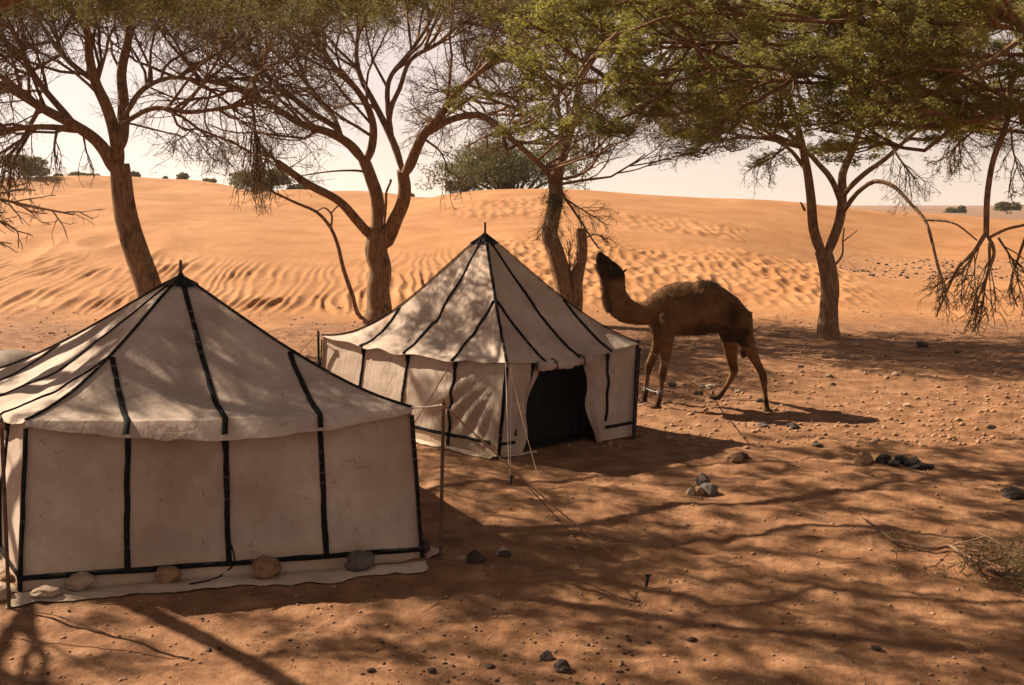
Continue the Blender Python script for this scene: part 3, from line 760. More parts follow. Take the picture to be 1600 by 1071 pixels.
def stone(px, py, wpx, mat, label, group=None, seed=0, flat=.65, rough=.35, ang=0., sx=1., rot=0., up=0., name='stone', cat='stone', D=None, tilt=0.):
    ang = max(ang, .45); rough = max(rough, .42); p = on(px, py); r = wpx / 2 / F * p[1] / max(sx, 1)
    me = stone_mesh(r, seed, 3, flat, rough, ang); me.materials.append(mat)
    o = obj(name, me); o.location = (p[0], p[1] + r * .5, p[2] + r * flat * .40 + up); o.rotation_euler = (0, tilt, rot); o.scale = (sx, 1, 1)
    tag(o, label, cat, group); return o
SK = 'stones weighing down the tent skirt'
stone(70, 938, 46, M_stone_p, 'pale rounded stone at the left end of the tent skirt', SK, 1, .55, .25, sx=1.3, up=.04)
stone(122, 925, 44, M_stone_p, 'smaller pale stone just right of the leftmost skirt stone', SK, 12, .7, .25, up=.05)
stone(260, 915, 48, M_stone_b, 'low brown stone on the skirt below the second strap', SK, 2, .62, .3, ang=.5, up=.05)
stone(412, 909, 46, M_stone_b, 'large rounded orange brown stone on the skirt near the middle strap', SK, 3, .85, .25, up=.05, tilt=.35)
stone(560, 898, 48, M_stone_g, 'angular dark grey stone on the skirt near its right end', SK, 4, .7, .2, ang=.9, up=.05)
stone(661, 872, 26, M_stone_d, 'black stone against the right corner of the nearest tent', SK, 5, 1.0, .2, up=.03)
stone(3, 912, 30, M_stone_b, 'upper brown stone behind the left corner pole', 'stones at the left tent corner', 6, .8)
stone(2, 938, 34, M_stone_p, 'lower pale brown stone behind the left corner pole', 'stones at the left tent corner', 7, .8)
HP = 'loose stones on the camp floor'
stone(1080, 773, 16, M_stone_p, 'small round tan stone at the left of the rock pile below the camel', HP, 8, .9, .2)
stone(1093, 773, 22, M_stone_b, 'brown wedge stone in the middle of the rock pile below the camel', HP, 9, .95, .3, ang=.6)
stone(1108, 772, 32, M_stone_g, 'largest grey rock of the pile below the camel', HP, 10, .8, .3, ang=.9)
stone(1100, 760, 24, M_stone_g, 'grey rock perched at the back of the pile below the camel', HP, 31, 1.1, .3, ang=.9)
stone(1147, 722, 30, M_stone_b, 'brown rock right of the tent shadow tip', HP, 11, .7, .3, ang=.5)
stone(1160, 717, 24, M_stone_d, 'dark flat rock touching the brown rock by the tent shadow', HP, 13, .5, .3, ang=.5)
stone(1352, 726, 32, M_stone_b, 'pointed brown rock left of the charred lumps', HP, 14, .9, .3, ang=.8)
for i, (x, y, w) in enumerate([(1382, 727, 26), (1398, 731, 20), (1410, 726, 24), (1424, 730, 22), (1438, 733, 26), (1452, 731, 16), (1404, 721, 16), (1430, 722, 16)]):
    stone(x, y, w, M_coal, ['first charred lump counted from the pointed brown rock','second charred lump from the pointed brown rock, in the front row','third charred lump from the pointed brown rock, in the front row','fourth charred lump from the pointed brown rock, in the front row','last large charred lump at the right end of the row','small charred lump beyond the right end of the row','charred lump behind the front row, the left of two','charred lump behind the front row, the right of two'][i], 'charred lumps of an old campfire', 40 + i, .7, .4, ang=.8, name='charred_lump', cat='charred lump')
stone(743, 886, 28, M_stone_d, 'round dark stone right of the thin rusty pole', HP, 15, .9, .2)
stone(722, 878, 18, M_stone_p, 'small pale flat stone beside the round dark stone', HP, 16, .4, .2)
stone(785, 868, 20, M_stone_p, 'pale stone up and right of the round dark stone', HP, 17, .8, .3)
stone(788, 872, 22, M_stone_d, 'dark stone below the pale stone right of the pole', HP, 18, .5, .3)
stone(1279, 700, 18, M_stone_d, 'flat black stone under the shadow of the camel', HP, 19, .45, .2)
stone(1240, 668, 20, M_stone_d, 'dark stone inside the shadow of the camel', HP, 20, .55, .3)
stone(1192, 668, 18, M_stone_g, 'grey flat stone inside the shadow of the camel', HP, 21, .4, .3)
stone(1590, 783, 44, M_stone_d, 'large dark rock at the right edge of the camp floor', HP, 22, .5, .3)
stone(1442, 544, 20, M_stone_d, 'dark angular rock on the ground right of the right tree', HP, 23, .75, .3, ang=.8)
stone(1092, 618, 15, M_stone_d, 'dark stone between front and hind legs of the camel', HP, 24, .7, .3, ang=.5)
stone(1111, 607, 16, M_stone_p, 'whitish stone behind the dark stone between the legs of the camel', HP, 25, .6, .3)
stone(1098, 606, 10, M_stone_g, 'small grey stone by the peg behind the camel', HP, 26, .8, .3)
stone(1154, 613, 12, M_stone_p, 'whitish stone between the hind legs of the camel', HP, 27, .7, .3)
stone(1050, 602, 14, M_stone_g, 'grey stone just right of the forelegs of the camel', HP, 28, .8, .3)
stone(1188, 632, 12, M_stone_d, 'dark stone by the rear hind foot of the camel', HP, 29, .6, .3)
stone(1082, 549, 8, M_stone_p, 'tiny white stone below the belly of the camel', HP, 30, .8, .3)
for i, (x, y, w, m_, lb) in enumerate([(1296, 590, 12, M_stone_p, 'white pebble on the sunlit gravel below the right tree'), (1400, 590, 12, M_stone_p, 'white pebble on the sunlit gravel right of the trunk shadow'),
        (1393, 631, 10, M_stone_p, 'pale pebble low on the sunlit gravel'), (1418, 636, 13, M_stone_p, 'flat pale pebble low on the sunlit gravel, the right of two'), (1252, 574, 10, M_stone_d, 'dark pebble on the gravel left of the right trunk'),
        (1438, 577, 9, M_stone_p, 'small white pebble far right on the sunlit gravel'), (1302, 604, 9, M_stone_d, 'dark pebble under the white one on the sunlit gravel'),
        (855, 1032, 26, M_stone_d, 'dark lump near the bottom edge, left of a pair'), (878, 1050, 30, M_stone_d, 'larger dark lump near the bottom edge, right of a pair'),
        (765, 1046, 14, M_stone_d, 'dark lump near the bottom edge left of the pair'), (675, 1052, 15, M_stone_d, 'small dark lump at the bottom left of centre'),
        (325, 1016, 10, M_stone_d, 'left of two black pellets in the foreground shade'), (342, 1014, 9, M_stone_d, 'right of two black pellets in the foreground shade'),
        (580, 1051, 14, M_stone_d, 'dark lump near the bottom edge below the nearest tent'), (1370, 1016, 18, M_stone_d, 'dark brown lump in the lower right foreground'),
        (983, 998, 8, M_stone_d, 'black pellet on the foreground sand, left'), (1013, 1003, 9, M_stone_d, 'black pellet on the foreground sand, right'),
        (1083, 1004, 14, M_stone_d, 'dark crumb on the foreground sand below the peg'), (1550, 668, 14, M_stone_d, 'dark lump in the shade at the right'),
        (1497, 552, 10, M_stone_d, 'dark lump right of the hanging branches on the ground')]):
    stone(x, y, w, m_, lb, HP, 60 + i, .65, .35, ang=.5)
# grey boulder behind the near tent
pB = np.array([-9.3, 20.2, 0]); me = stone_mesh(.95, 77, 4, .62, .12); me.materials.append(mat_simple('dusty_rock', (.11, .075, .052), (.18, .125, .09), 3, bump=.5, bd=.02)); o = obj('boulder', me); o.location = (pB[0], pB[1], gz(pB) + .32)
tag(o, 'smooth grey boulder rising behind the left end of the nearest tent', 'boulder')

def scatter(name, mat, n, fn, rmin, rmax, seed, label, flat=.6):
    rg = np.random.default_rng(seed)
    pts = fn(rg, n); r = rmin + (rmax - rmin) * rg.random(n) ** 5
    # squashed octahedra with jitter
    base = np.array([[1, 0, 0], [-1, 0, 0], [0, 1, 0], [0, -1, 0], [0, 0, 1], [0, 0, -.6], [.6, .6, .5], [-.6, .5, .4], [.5, -.7, .4], [-.6, -.6, .5]])
    base = base[:6]
    tri = np.array([[0, 2, 4], [2, 1, 4], [1, 3, 4], [3, 0, 4], [2, 0, 5], [1, 2, 5], [3, 1, 5], [0, 3, 5]])
    J = 1 + .45 * (rg.random((n, 6, 1)) - .5) * 2
    V = base[None] * J * r[:, None, None] * np.array([1, 1, flat])
    a = rg.random(n) * 6.28; c, s = np.cos(a), np.sin(a)
    V = np.stack([V[..., 0] * c[:, None] - V[..., 1] * s[:, None], V[..., 0] * s[:, None] + V[..., 1] * c[:, None], V[..., 2]], -1)
    z = terrain(pts[:, 0], pts[:, 1]); V += np.stack([pts[:, 0], pts[:, 1], z + r * .15], -1)[:, None]
    Fq = (tri[None] + (np.arange(n) * 6)[:, None, None]).reshape(-1, 3)
    me = mesh_np(name, V.reshape(-1, 3), Fq); o = obj(name, me, mat); tag(o, label, None, None, 'stuff'); return o
def area(px0, px1, py0, py1, pw=1.0):
    def fn(rg, n):
        px = px0 + (px1 - px0) * rg.random(n); py = py0 + (py1 - py0) * rg.random(n) ** pw
        b = (CY - py) / F; Yd = math.cos(PITCH) + b * math.sin(PITCH); Zd = -math.sin(PITCH) + b * math.cos(PITCH)
        t = -CAM_H / Zd; return np.stack([(px - CX) / F * t, Yd * t], -1)
    return fn
scatter('gravel', M_clod, 5500, area(850, 1750, 540, 700), .008, .065, 1, 'light gravel and clods on the sunlit camp floor')
scatter('pebbles', M_clod, 4000, area(-150, 1750, 640, 1120), .005, .030, 2, 'small clods on the shaded foreground')
scatter('dark_litter', M_crumb, 1800, area(-150, 1750, 540, 1120), .005, .024, 3, 'dark crumbs of dung and bark on the camp floor')
scatter('litter', M_crumb, 350, area(550, 1000, 985, 1100), .005, .026, 4, 'dark crumbs near the bottom edge')
def farpeb(rg, n):
    px = 1310 + 420 * rg.random(n); D = 50 + 13 * rg.random(n); return np.stack([(px - CX) / F * D, D], -1)
scatter('far_stones', M_crumb, 1100, farpeb, .03, .13, 5, 'dark stones strewn on the pale flat between the dunes')
def footpeb(rg, n):
    px = -100 + 1850 * rg.random(n); D = 26 + 10 * rg.random(n); return np.stack([(px - CX) / F * D, D], -1)
scatter('dune_foot_gravel', M_clod, 3000, footpeb, .012, .07, 6, 'gravel along the foot of the dunes')

# ------------------------------------------------------------------ trees
def norm(a): return a / (np.linalg.norm(a, axis=-1, keepdims=True) + 1e-9)
def grow(rg, par, nc, L, nseg, ang, up=0., wander=.25, tr=(.25, 1.), zcap=99., zfl=-9., Lvar=.4, outc=None, outk=0.):
    N, K, _ = par.shape; M = N * nc
    pi = np.repeat(np.arange(N), nc); t = tr[0] + (tr[1] - tr[0]) * rg.random(M)
    x = t * (K - 1); i = np.minimum(x.astype(int), K - 2); f = (x - i)[:, None]
    p0 = par[pi, i] * (1 - f) + par[pi, i + 1] * f; T = norm(par[pi, i + 1] - par[pi, i])
    R = rg.normal(size=(M, 3)); R = norm(R - (R * T).sum(1, keepdims=True) * T)
    a = np.radians(ang * (.6 + .8 * rg.random(M)))[:, None]
    d = norm(np.cos(a) * T + np.sin(a) * R)
    l = (L * (1 - Lvar / 2 + Lvar * rg.random(M)) * (1.15 - .5 * t))[:, None] / nseg
    pts = np.zeros((M, nseg + 1, 3)); pts[:, 0] = p0; p = p0.copy()
    zfl = zfl + (fbm(p0[:, 0] * .5, p0[:, 1] * .5, 71, 2) - .5) * 1.3 if np.isscalar(zfl) and zfl > 1 else np.full(M, zfl)
    for s in range(nseg):
        d = d + wander * rg.normal(size=(M, 3)); d[:, 2] += up
        if outc is not None:
            o = p[:, :2] - np.array(outc)[None]; o = norm(o); d[:, :2] += o * outk
        d = norm(d)
        hi = p[:, 2] > zcap; d[hi, 2] = np.minimum(d[hi, 2], -.05); lo = p[:, 2] < zfl; d[lo, 2] = np.maximum(d[lo, 2], .12); d = norm(d)
        p = p + d * l; pts[:, s + 1] = p
    return pts
def taper(n, k, r0, r1): return np.repeat(np.linspace(r0, r1, k)[None], n, 0)
def leaves(rg, par, nl, size, spread=.05, tr=(.1, 1.)):
    N, K, _ = par.shape; M = N * nl; pi = np.repeat(np.arange(N), nl)
    t = tr[0] + (tr[1] - tr[0]) * rg.random(M); x = t * (K - 1); i = np.minimum(x.astype(int), K - 2); f = (x - i)[:, None]
    c = par[pi, i] * (1 - f) + par[pi, i + 1] * f + rg.normal(size=(M, 3)) * spread
    a = norm(rg.normal(size=(M, 3))); a[:, 2] *= .55; a = norm(a); b = norm(np.cross(a, rg.normal(size=(M, 3))))
    s = (size * (.55 + .9 * rg.random(M)))[:, None]
    V = np.stack([c - a * s * .5, c + b * s * .19, c + a * s * .5], 1)
    return V.reshape(-1, 3), np.arange(M * 3).reshape(-1, 3)
def knobby(mb, pts, rad, sides, seed):
    """thick limb with uneven bark section"""
    K = len(pts); T, A, B = frames(pts[None]); T, A, B = T[0], A[0], B[0]
    an = np.arange(sides) * 2 * math.pi / sides
    ca = np.minimum(an, 2 * math.pi - an)
    nn = fbm(ca[None] * 1.5 + 0 * np.arange(K)[:, None], np.arange(K)[:, None] * .11 + 0 * an[None], seed, 2)
    r = rad[:, None] * (.93 + .13 * nn)
    V = pts[:, None] + r[..., None] * (A[:, None] * np.cos(an)[None, :, None] + B[:, None] * np.sin(an)[None, :, None])
    i = np.arange(K - 1)[:, None] * sides; j = np.arange(sides)[None]; j2 = (j + 1) % sides
    V = V.reshape(-1, 3); mb.addq(V, np.stack([i + j, i + j2, i + sides + j2, i + sides + j], -1).reshape(-1, 4))
    mb.add(V[-sides:], [list(range(sides))]); mb.add(V[:sides], [list(range(sides))[::-1]])

def acacia(spec):
    rg = np.random.default_rng(spec['seed']); D0 = spec['D']
    b = P(spec['limbs'][0]['p'][0][0], 500, D0); b[2] = gz(b); root = thing('acacia_tree', b, spec['label'], 'tree', 'acacia trees')
    feed = []; dead = []; trunk = None
    for li, L in enumerate(spec['limbs']):
        p = L['p']; n = len(p); D = np.linspace(L.get('D0', D0), L.get('D1', D0), n) if 'Ds' not in L else np.array(L['Ds'])
        pts = np.array([P(a[0], a[1], d) for a, d in zip(p, D)])
        if 'xyz' in L: pts = np.array(L['xyz'], float); D = pts[:, 1]
        w = np.linspace(L['w'][0] * (1 if L.get('trunk') else .9), L['w'][1] * (1 if L.get('trunk') else .8), n) / 2 / F * D if 'r' not in L else np.linspace(L['r'][0], L['r'][1], n)
        if li == 0:
            pts[0, 2] = gz(pts[0]) - .15; w[0] *= 1.35
        K = 40 if L['w' if 'w' in L else 'r'][0] > 14 else 26
        ci = catmull(np.concatenate([pts, w[:, None]], 1), K)
        jit = (np.stack([vnoise(np.arange(K) * .13, np.full(K, li + q * 5.), spec['seed'] + q) for q in range(3)], -1) - .5) * ci[:, 3:4] * .3
        c = ci[:, :3] + jit * np.minimum(1, np.arange(K) / 4.)[:, None]; rad = np.maximum(ci[:, 3], .004)
        if 'xyz' in L and not L.get('trunk') and L['r'][0] > .06:
            tt = np.linspace(0, 1, K); rad = rad[-1] + (rad[0] - rad[-1]) * (1 - tt) ** 1.7
            wv = np.stack([vnoise(tt * 9, np.full(K, li * 3. + q), spec['seed'] + 50 + q) - .5 for q in range(3)], -1); c = c + wv * np.array([.35, .7, .35]) * np.minimum(1, tt * 5)[:, None]
        if li and not L.get('trunk'): rad[:3] *= np.array([.55, .78, .93])
        mb = MB(); knobby(mb, c, rad, 12 if w[0] > .1 else 8, spec['seed'] + li)
        o = mb.build('trunk' if L.get('trunk') else 'limb', M_bark, root if (L.get('trunk') or trunk is None) else trunk)
        if li == 0: trunk = o
        sel = catmull(c, 12)
        f0 = L.get('feed', .35)
        if f0 is not None: feed.append((catmull(c[int(f0 * (K - 1)):], 8), L.get('k', 1)))
        if L.get('dead'): dead.append(catmull(c[int(.2 * K):], 8))
    g = spec['g']; zc, zf = g['zcap'], g['zfl']; oc = (b[0], b[1])
    par = np.concatenate([np.repeat(f[None], k, 0) for f, k in feed])
    if 'targets' in spec:
        tg = spec['targets']; allp = np.concatenate([f[2:] for f, k in feed]).reshape(-1, 3)
        d = np.linalg.norm((allp[None] - tg[:, None]) * np.array([1, 1, 1.6]), axis=2); src = allp[d.argmin(1)]
        t_ = np.linspace(0, 1, 8)[None, :, None]; T1_ = src[:, None] * (1 - t_) + tg[:, None] * t_
        T1_[..., 2] += (.25 * np.sin(t_ * math.pi) * rg.random((len(tg), 1, 1)))[..., 0]; T1_ += rg.normal(size=T1_.shape) * .05 * np.sin(t_ * math.pi)
        s2 = grow(rg, T1_, 4, .60, 3, 55, up=0, wander=.2, tr=(.78, 1), zcap=zc, zfl=zf); s3 = grow(rg, s2, 4, .32, 3, 50, up=0, wander=.25)
        TG = (T1_, s2, s3)
        par = np.concatenate([np.repeat(f[None], k, 0) for (f, k), L in zip(feed, [l for l in spec['limbs'] if l.get('feed', .35) is not None]) if L.get('gen')])
    L1 = grow(rg, par, g['n'][0], g['L'][0], 7, 42, up=.05, wander=.16, tr=(.05, 1), zcap=zc, zfl=zf, outc=oc, outk=g.get('ok', .14))
    L2 = grow(rg, L1, g['n'][1], g['L'][1], 5, 42, up=.03, wander=.2, zcap=zc, zfl=zf, outc=oc, outk=g.get('ok', .14) * .5)
    L3 = grow(rg, L2, g['n'][2], g['L'][2], 4, 45, up=-.03, wander=.25, zcap=zc, zfl=zf)
    L4 = grow(rg, L3, g['n'][3], g['L'][3], g.get('s4', 2), 50, up=-.05, wander=.3, zcap=zc + .2, zfl=zf - .5)
    rs = g.get('rs', 1.)
    if g.get('flat'):
        for A_ in (L3, L4): A_[..., 2] = A_[:, :1, 2] + (A_[..., 2] - A_[:, :1, 2]) * g['flat']
        for A_, B_, n_ in ((L4, L3, g['n'][3]),):
            pi = np.repeat(np.arange(len(B_)), n_); dd = np.linalg.norm(B_[pi] - A_[:, :1], axis=2).argmin(1)
            A_[..., 2] += (B_[pi, dd, 2] - A_[:, 0, 2])[:, None]
    mb = MB()
    for A_, r0, r1, s in ((L1, .050 * rs, .020 * rs, 6), (L2, .022 * rs, .010 * rs, 4)):
        V, q = tubes(A_, taper(len(A_), A_.shape[1], r0, r1), s); mb.addq(V, q)
    o = mb.build('branches', M_bark, root); o['kind'] = 'stuff'
    mb = MB()
    for A_, r0, r1, s in ((L3, .011 * rs, .006 * rs, 3), (L4, .0065 * rs, .004 * rs, 3)):
        V, q = tubes(A_, taper(len(A_), A_.shape[1], r0, r1), s); mb.addq(V, q)
    if 'targets' in spec:
        for A_, r0, r1, sd_ in ((TG[0], .016, .008, 4), (TG[1], .009, .005, 3), (TG[2], .006, .004, 3)):
            V, q = tubes(A_, taper(len(A_), A_.shape[1], r0, r1), sd_); mb.addq(V, q)
        spec.setdefault('_lv', []).append((TG[2], spec['tlv']))
    # hanging bare sprays
    for S in spec.get('sprays', []):
        p = S['p']; n = len(p); D = np.linspace(S['D'][0], S['D'][1], n); pts = np.array([P(a[0], a[1], d) for a, d in zip(p, D)])
        c = catmull(pts, 10)
        rr = np.linspace(S['w'][0], S['w'][1], 10) / 2 / F * D.mean()
        V, q = tubes(c[None], rr[None], 6); mb.addq(V, q)
        s1 = grow(rg, c[None], S['n'][0], S['L'], 6, 32, up=S.get('up', -.16), wander=.17, tr=S.get('tr', (.2, 1)))
        s2 = grow(rg, s1, S['n'][1], S['L'] * .45, 5, 38, up=S.get('up', -.16) * .5, wander=.22)
        s3 = grow(rg, s2, S['n'][2], S['L'] * .18, 3, 45, up=-.03, wander=.3)
        k = S.get('k', 1.)
        for A_, r0, r1, sd_ in ((s1, .010 * k, .006 * k, 4), (s2, .007 * k, .004 * k, 3), (s3, .0045 * k, .003 * k, 3)):
            V, q = tubes(A_, taper(len(A_), A_.shape[1], r0, r1), sd_); mb.addq(V, q)
        if S.get('leaf'): dead.append(None); spec.setdefault('_lv', []).append((s3, S['leaf']))
    o = mb.build('twigs', M_twig, root); o['kind'] = 'stuff'
    VV, FF, n0 = [], [], 0
    lst = [(L4, g['lv'], g['ls']), (L3, max(1, g['lv'] // 2), g['ls'])] + [(a, k, g['ls'] * .9) for a, k in spec.get('_lv', [])]
    for A_, k, sz in lst:
        if k < 1: continue
        V, f = leaves(rg, A_, int(k), sz, g.get('sp', .05)); VV.append(V); FF.append(f + n0); n0 += len(V)
    if g.get('clip'):
        pass
    me = mesh_np('foliage', np.concatenate(VV) - np.array(root.location), np.concatenate(FF))
    o = obj('foliage', me, spec.get('leafmat', M_leaf), root); o['kind'] = 'stuff'
    return root

acacia(dict(seed=11, D=28, label='acacia tree with a leaning trunk behind the nearest tent at the left', limbs=[
    dict(trunk=True, p=[(262, 560), (236, 455), (216, 395), (197, 335), (190, 290), (186, 255)], w=(44, 30), feed=None),
    dict(p=[(187, 262), (183, 222), (168, 168), (151, 132), (140, 92), (134, 42), (95, 0), (80, -60)], w=(24, 9), D1=27, feed=.3, k=1),
    dict(p=[(186, 235), (192, 195), (193, 157), (190, 112), (199, 64), (207, 17), (205, -60)], w=(24, 10), D1=29, feed=.3, k=1),
    dict(p=[(181, 270), (165, 238), (146, 216), (118, 196), (70, 171), (36, 151), (0, 132), (-60, 110)], w=(25, 10), D1=26.5, feed=.25),
    dict(p=[(126, 205), (84, 199), (40, 200), (0, 207), (-60, 215)], w=(13, 6), D0=27.6, D1=25.5, feed=.3),
    dict(p=[(120, 198), (67, 137), (28, 81), (0, 59), (-50, 0)], w=(13, 6), D0=27.3, D1=28, feed=.2),
    dict(p=[(192, 185), (224, 140), (260, 123), (330, 128), (400, 120)], w=(11, 4), D1=29.5, feed=.2),
    dict(p=[(190, 195), (238, 170), (300, 176), (350, 168), (400, 157)], w=(10, 4), D1=27, feed=.3),
    dict(p=[(205, 30), (260, 0), (330, -30), (400, -50)], w=(12, 5), D0=28.5, D1=27, feed=0.),
    dict(p=[(150, 130), (100, 90), (60, 30), (20, -20)], w=(11, 5), D0=27.6, D1=29.5, feed=0.),
    ], g=dict(n=(10, 6, 5, 4), L=(3.1, 1.6, .9, .5), ok=.04, zcap=8.8, zfl=4.5, lv=6, ls=.062, sp=.06, rs=.85),
    sprays=[dict(p=[(60, 172), (30, 225), (10, 250)], D=(27, 26), w=(8, 3), n=(14, 5, 2), L=1.5, k=1.4, up=-.22), dict(p=[(90, 200), (85, 230), (90, 260)], D=(27, 26.5), w=(5, 2), n=(7, 4, 2), L=1.0, k=1.1),
            dict(p=[(190, 190), (250, 205), (290, 215)], D=(28, 27), w=(4, 2), n=(6, 3, 2), L=.8, leaf=4), dict(p=[(130, 210), (135, 240)], D=(27.5, 27), w=(4, 2), n=(5, 3, 2), L=.9, leaf=2)]))

acacia(dict(seed=22, D=33, label='middle acacia tree with forked trunk and a sawn side limb, between the tents', limbs=[
    dict(trunk=True, p=[(589, 510), (590, 470), (592, 425), (590, 385), (592, 355)], w=(37, 36), feed=None),
    dict(p=[(584, 385), (590, 354), (588, 312), (579, 276), (568, 249)], w=(27, 22), D1=32.5, feed=None),
    dict(p=[(570, 254), (546, 227), (518, 210), (470, 193), (420, 162), (378, 140), (330, 128), (270, 120)], w=(18, 5), D0=32.5, D1=30, feed=.2),
    dict(p=[(534, 214), (529, 205), (484, 174), (456, 151), (426, 126), (400, 98), (367, 56), (340, 0)], w=(12, 6), D0=32, D1=33, feed=.2),
    dict(p=[(535, 214), (518, 179), (496, 157), (470, 110), (455, 60), (430, 10), (400, -50)], w=(9, 4), D0=32, D1=35, feed=.2),
    dict(p=[(571, 256), (580, 232), (582, 196), (574, 168), (557, 140), (529, 112), (500, 70), (480, 20), (450, -40)], w=(16, 6), D0=32.5, D1=31, feed=.1, k=2),
    dict(p=[(600, 385), (613, 355), (624, 330), (632, 298), (630, 266)], w=(27, 23), D1=32.2, feed=None),
    dict(p=[(630, 272), (619, 235), (602, 196), (582, 157), (563, 120), (557, 92), (560, 40), (548, -30)], w=(14, 6), D0=32.2, D1=33.5, feed=.1),
    dict(p=[(631, 274), (641, 258), (652, 230), (666, 207), (686, 185), (714, 146), (750, 112), (790, 78), (850, 55)], w=(21, 7), D0=32.2, D1=30, feed=.25),
    dict(p=[(614, 224), (606, 170), (608, 126), (644, 78), (672, 34), (686, 0), (700, -50)], w=(10, 5), D0=32.7, D1=34, feed=.1),
    dict(p=[(607, 208), (612, 165), (624, 140), (641, 95), (686, 67), (714, 42), (750, 24), (800, 10)], w=(10, 5), D0=32.8, D1=32, feed=.2),
    dict(p=[(664, 212), (703, 188), (750, 181), (792, 213), (826, 241), (850, 263), (872, 292)], w=(13, 9), Ds=[31.5, 31, 30.5, 30, 29.8, 29.6, 29.5], feed=.5, k=1),
    dict(p=[(868, 288), (885, 312), (902, 338), (920, 366), (936, 389)], w=(6, 3), D0=29.5, D1=28.8, feed=None),
    dict(p=[(580, 372), (557, 343), (529, 315), (484, 290), (456, 270), (434, 254)], w=(17, 13), D1=31, feed=None),
    dict(p=[(585, 500), (565, 497), (551, 461), (534, 410), (529, 388), (515, 354), (495, 332), (464, 318), (434, 304), (418, 296)], w=(9, 4), D1=31.5, feed=None),
    dict(p=[(517, 362), (516, 332), (506, 325), (496, 330)], w=(4, 2.5), D0=32, D1=32, feed=None),
    dict(p=[(516, 335), (530, 322), (542, 326)], w=(3, 2), D0=32, D1=32, feed=None),
    dict(p=[(572, 269), (556, 267), (520, 268), (470, 275)], w=(5, 2), D0=32.5, D1=31.5, feed=None),
    dict(p=[(600, 352), (603, 318), (604, 300), (611, 282), (609, 282)], w=(5, 3), D0=32.5, D1=32, feed=None),
    ], g=dict(n=(9, 5, 5, 4), L=(3.6, 1.9, 1.05, .6), ok=.0, zcap=9.8, zfl=5.3, lv=5, ls=.07, sp=.07, rs=.95),
    sprays=[dict(p=[(392, 150), (398, 190), (400, 240)], D=(30, 30), w=(5, 2), n=(20, 5, 2), L=1.9, k=1.7, up=-.45), dict(p=[(434, 256), (430, 250)], D=(31, 31), w=(8, 5), n=(16, 5, 2), L=.7, up=.02, leaf=5),
            dict(p=[(660, 215), (690, 240), (700, 270)], D=(31, 30), w=(4, 2), n=(9, 4, 2), L=1.3, k=1.1), dict(p=[(330, 140), (320, 190), (350, 230)], D=(30, 29.5), w=(4, 2), n=(9, 4, 2), L=1.2, leaf=2),
            dict(p=[(872, 292), (868, 310), (862, 340)], D=(29.5, 29.3), w=(6, 2), n=(16, 5, 2), L=1.05, up=-.22, leaf=2), dict(p=[(885, 312), (905, 325), (930, 340)], D=(29.2, 29.0), w=(3, 2), n=(10, 4, 2), L=.75, up=-.05, leaf=6),
            dict(p=[(915, 372), (930, 366), (950, 380)], D=(29, 28.8), w=(3, 1.5), n=(5, 3, 2), L=.45, leaf=4), dict(p=[(860, 275), (862, 290), (866, 305)], D=(29.6, 29.4), w=(12, 10), n=(20, 5, 2), L=.55, up=-.1, leaf=7),
            dict(p=[(434, 304), (425, 300), (402, 292)], D=(31.5, 31.4), w=(3, 2), n=(6, 3, 1), L=.45, up=0)]))

acacia(dict(seed=44, D=33, label='acacia with two stems behind the farther tent, one stem broken off', limbs=[
    dict(trunk=True, p=[(893, 510), (888, 478), (879, 437), (869, 395), (860, 365), (863, 341), (867, 310), (868, 286), (873, 260)], w=(31, 20), feed=None),
    dict(trunk=True, p=[(897, 505), (900, 465), (902, 435), (909, 395), (907, 357)], w=(22, 17), feed=None),
    dict(p=[(873, 264), (882, 236), (889, 213), (898, 179), (905, 130), (920, 80), (930, 20), (940, -40)], w=(18, 9), D1=34, feed=.35),
    dict(p=[(875, 250), (876, 225), (876, 196), (868, 160), (850, 120), (830, 80), (800, 30)], w=(10, 6), D1=34.5, feed=.3),
    dict(p=[(893, 200), (930, 160), (980, 130), (1040, 110), (1100, 100)], w=(9, 5), D1=32, feed=.1),
    dict(p=[(880, 225), (850, 200), (815, 175), (780, 160), (740, 150)], w=(8, 4), D1=35, feed=.2),
    dict(p=[(905, 445), (890, 420), (880, 390)], w=(3, 2), feed=None),
    ], g=dict(n=(10, 6, 6, 4), L=(3.2, 1.7, .9, .5), ok=.06, zcap=10, zfl=5.6, lv=5, ls=.07, sp=.07, rs=1.1),
    sprays=[dict(p=[(895, 450), (890, 415), (888, 390)], D=(33, 33), w=(4, 2), n=(10, 4, 1), L=.9, up=.1, k=1.1)]))

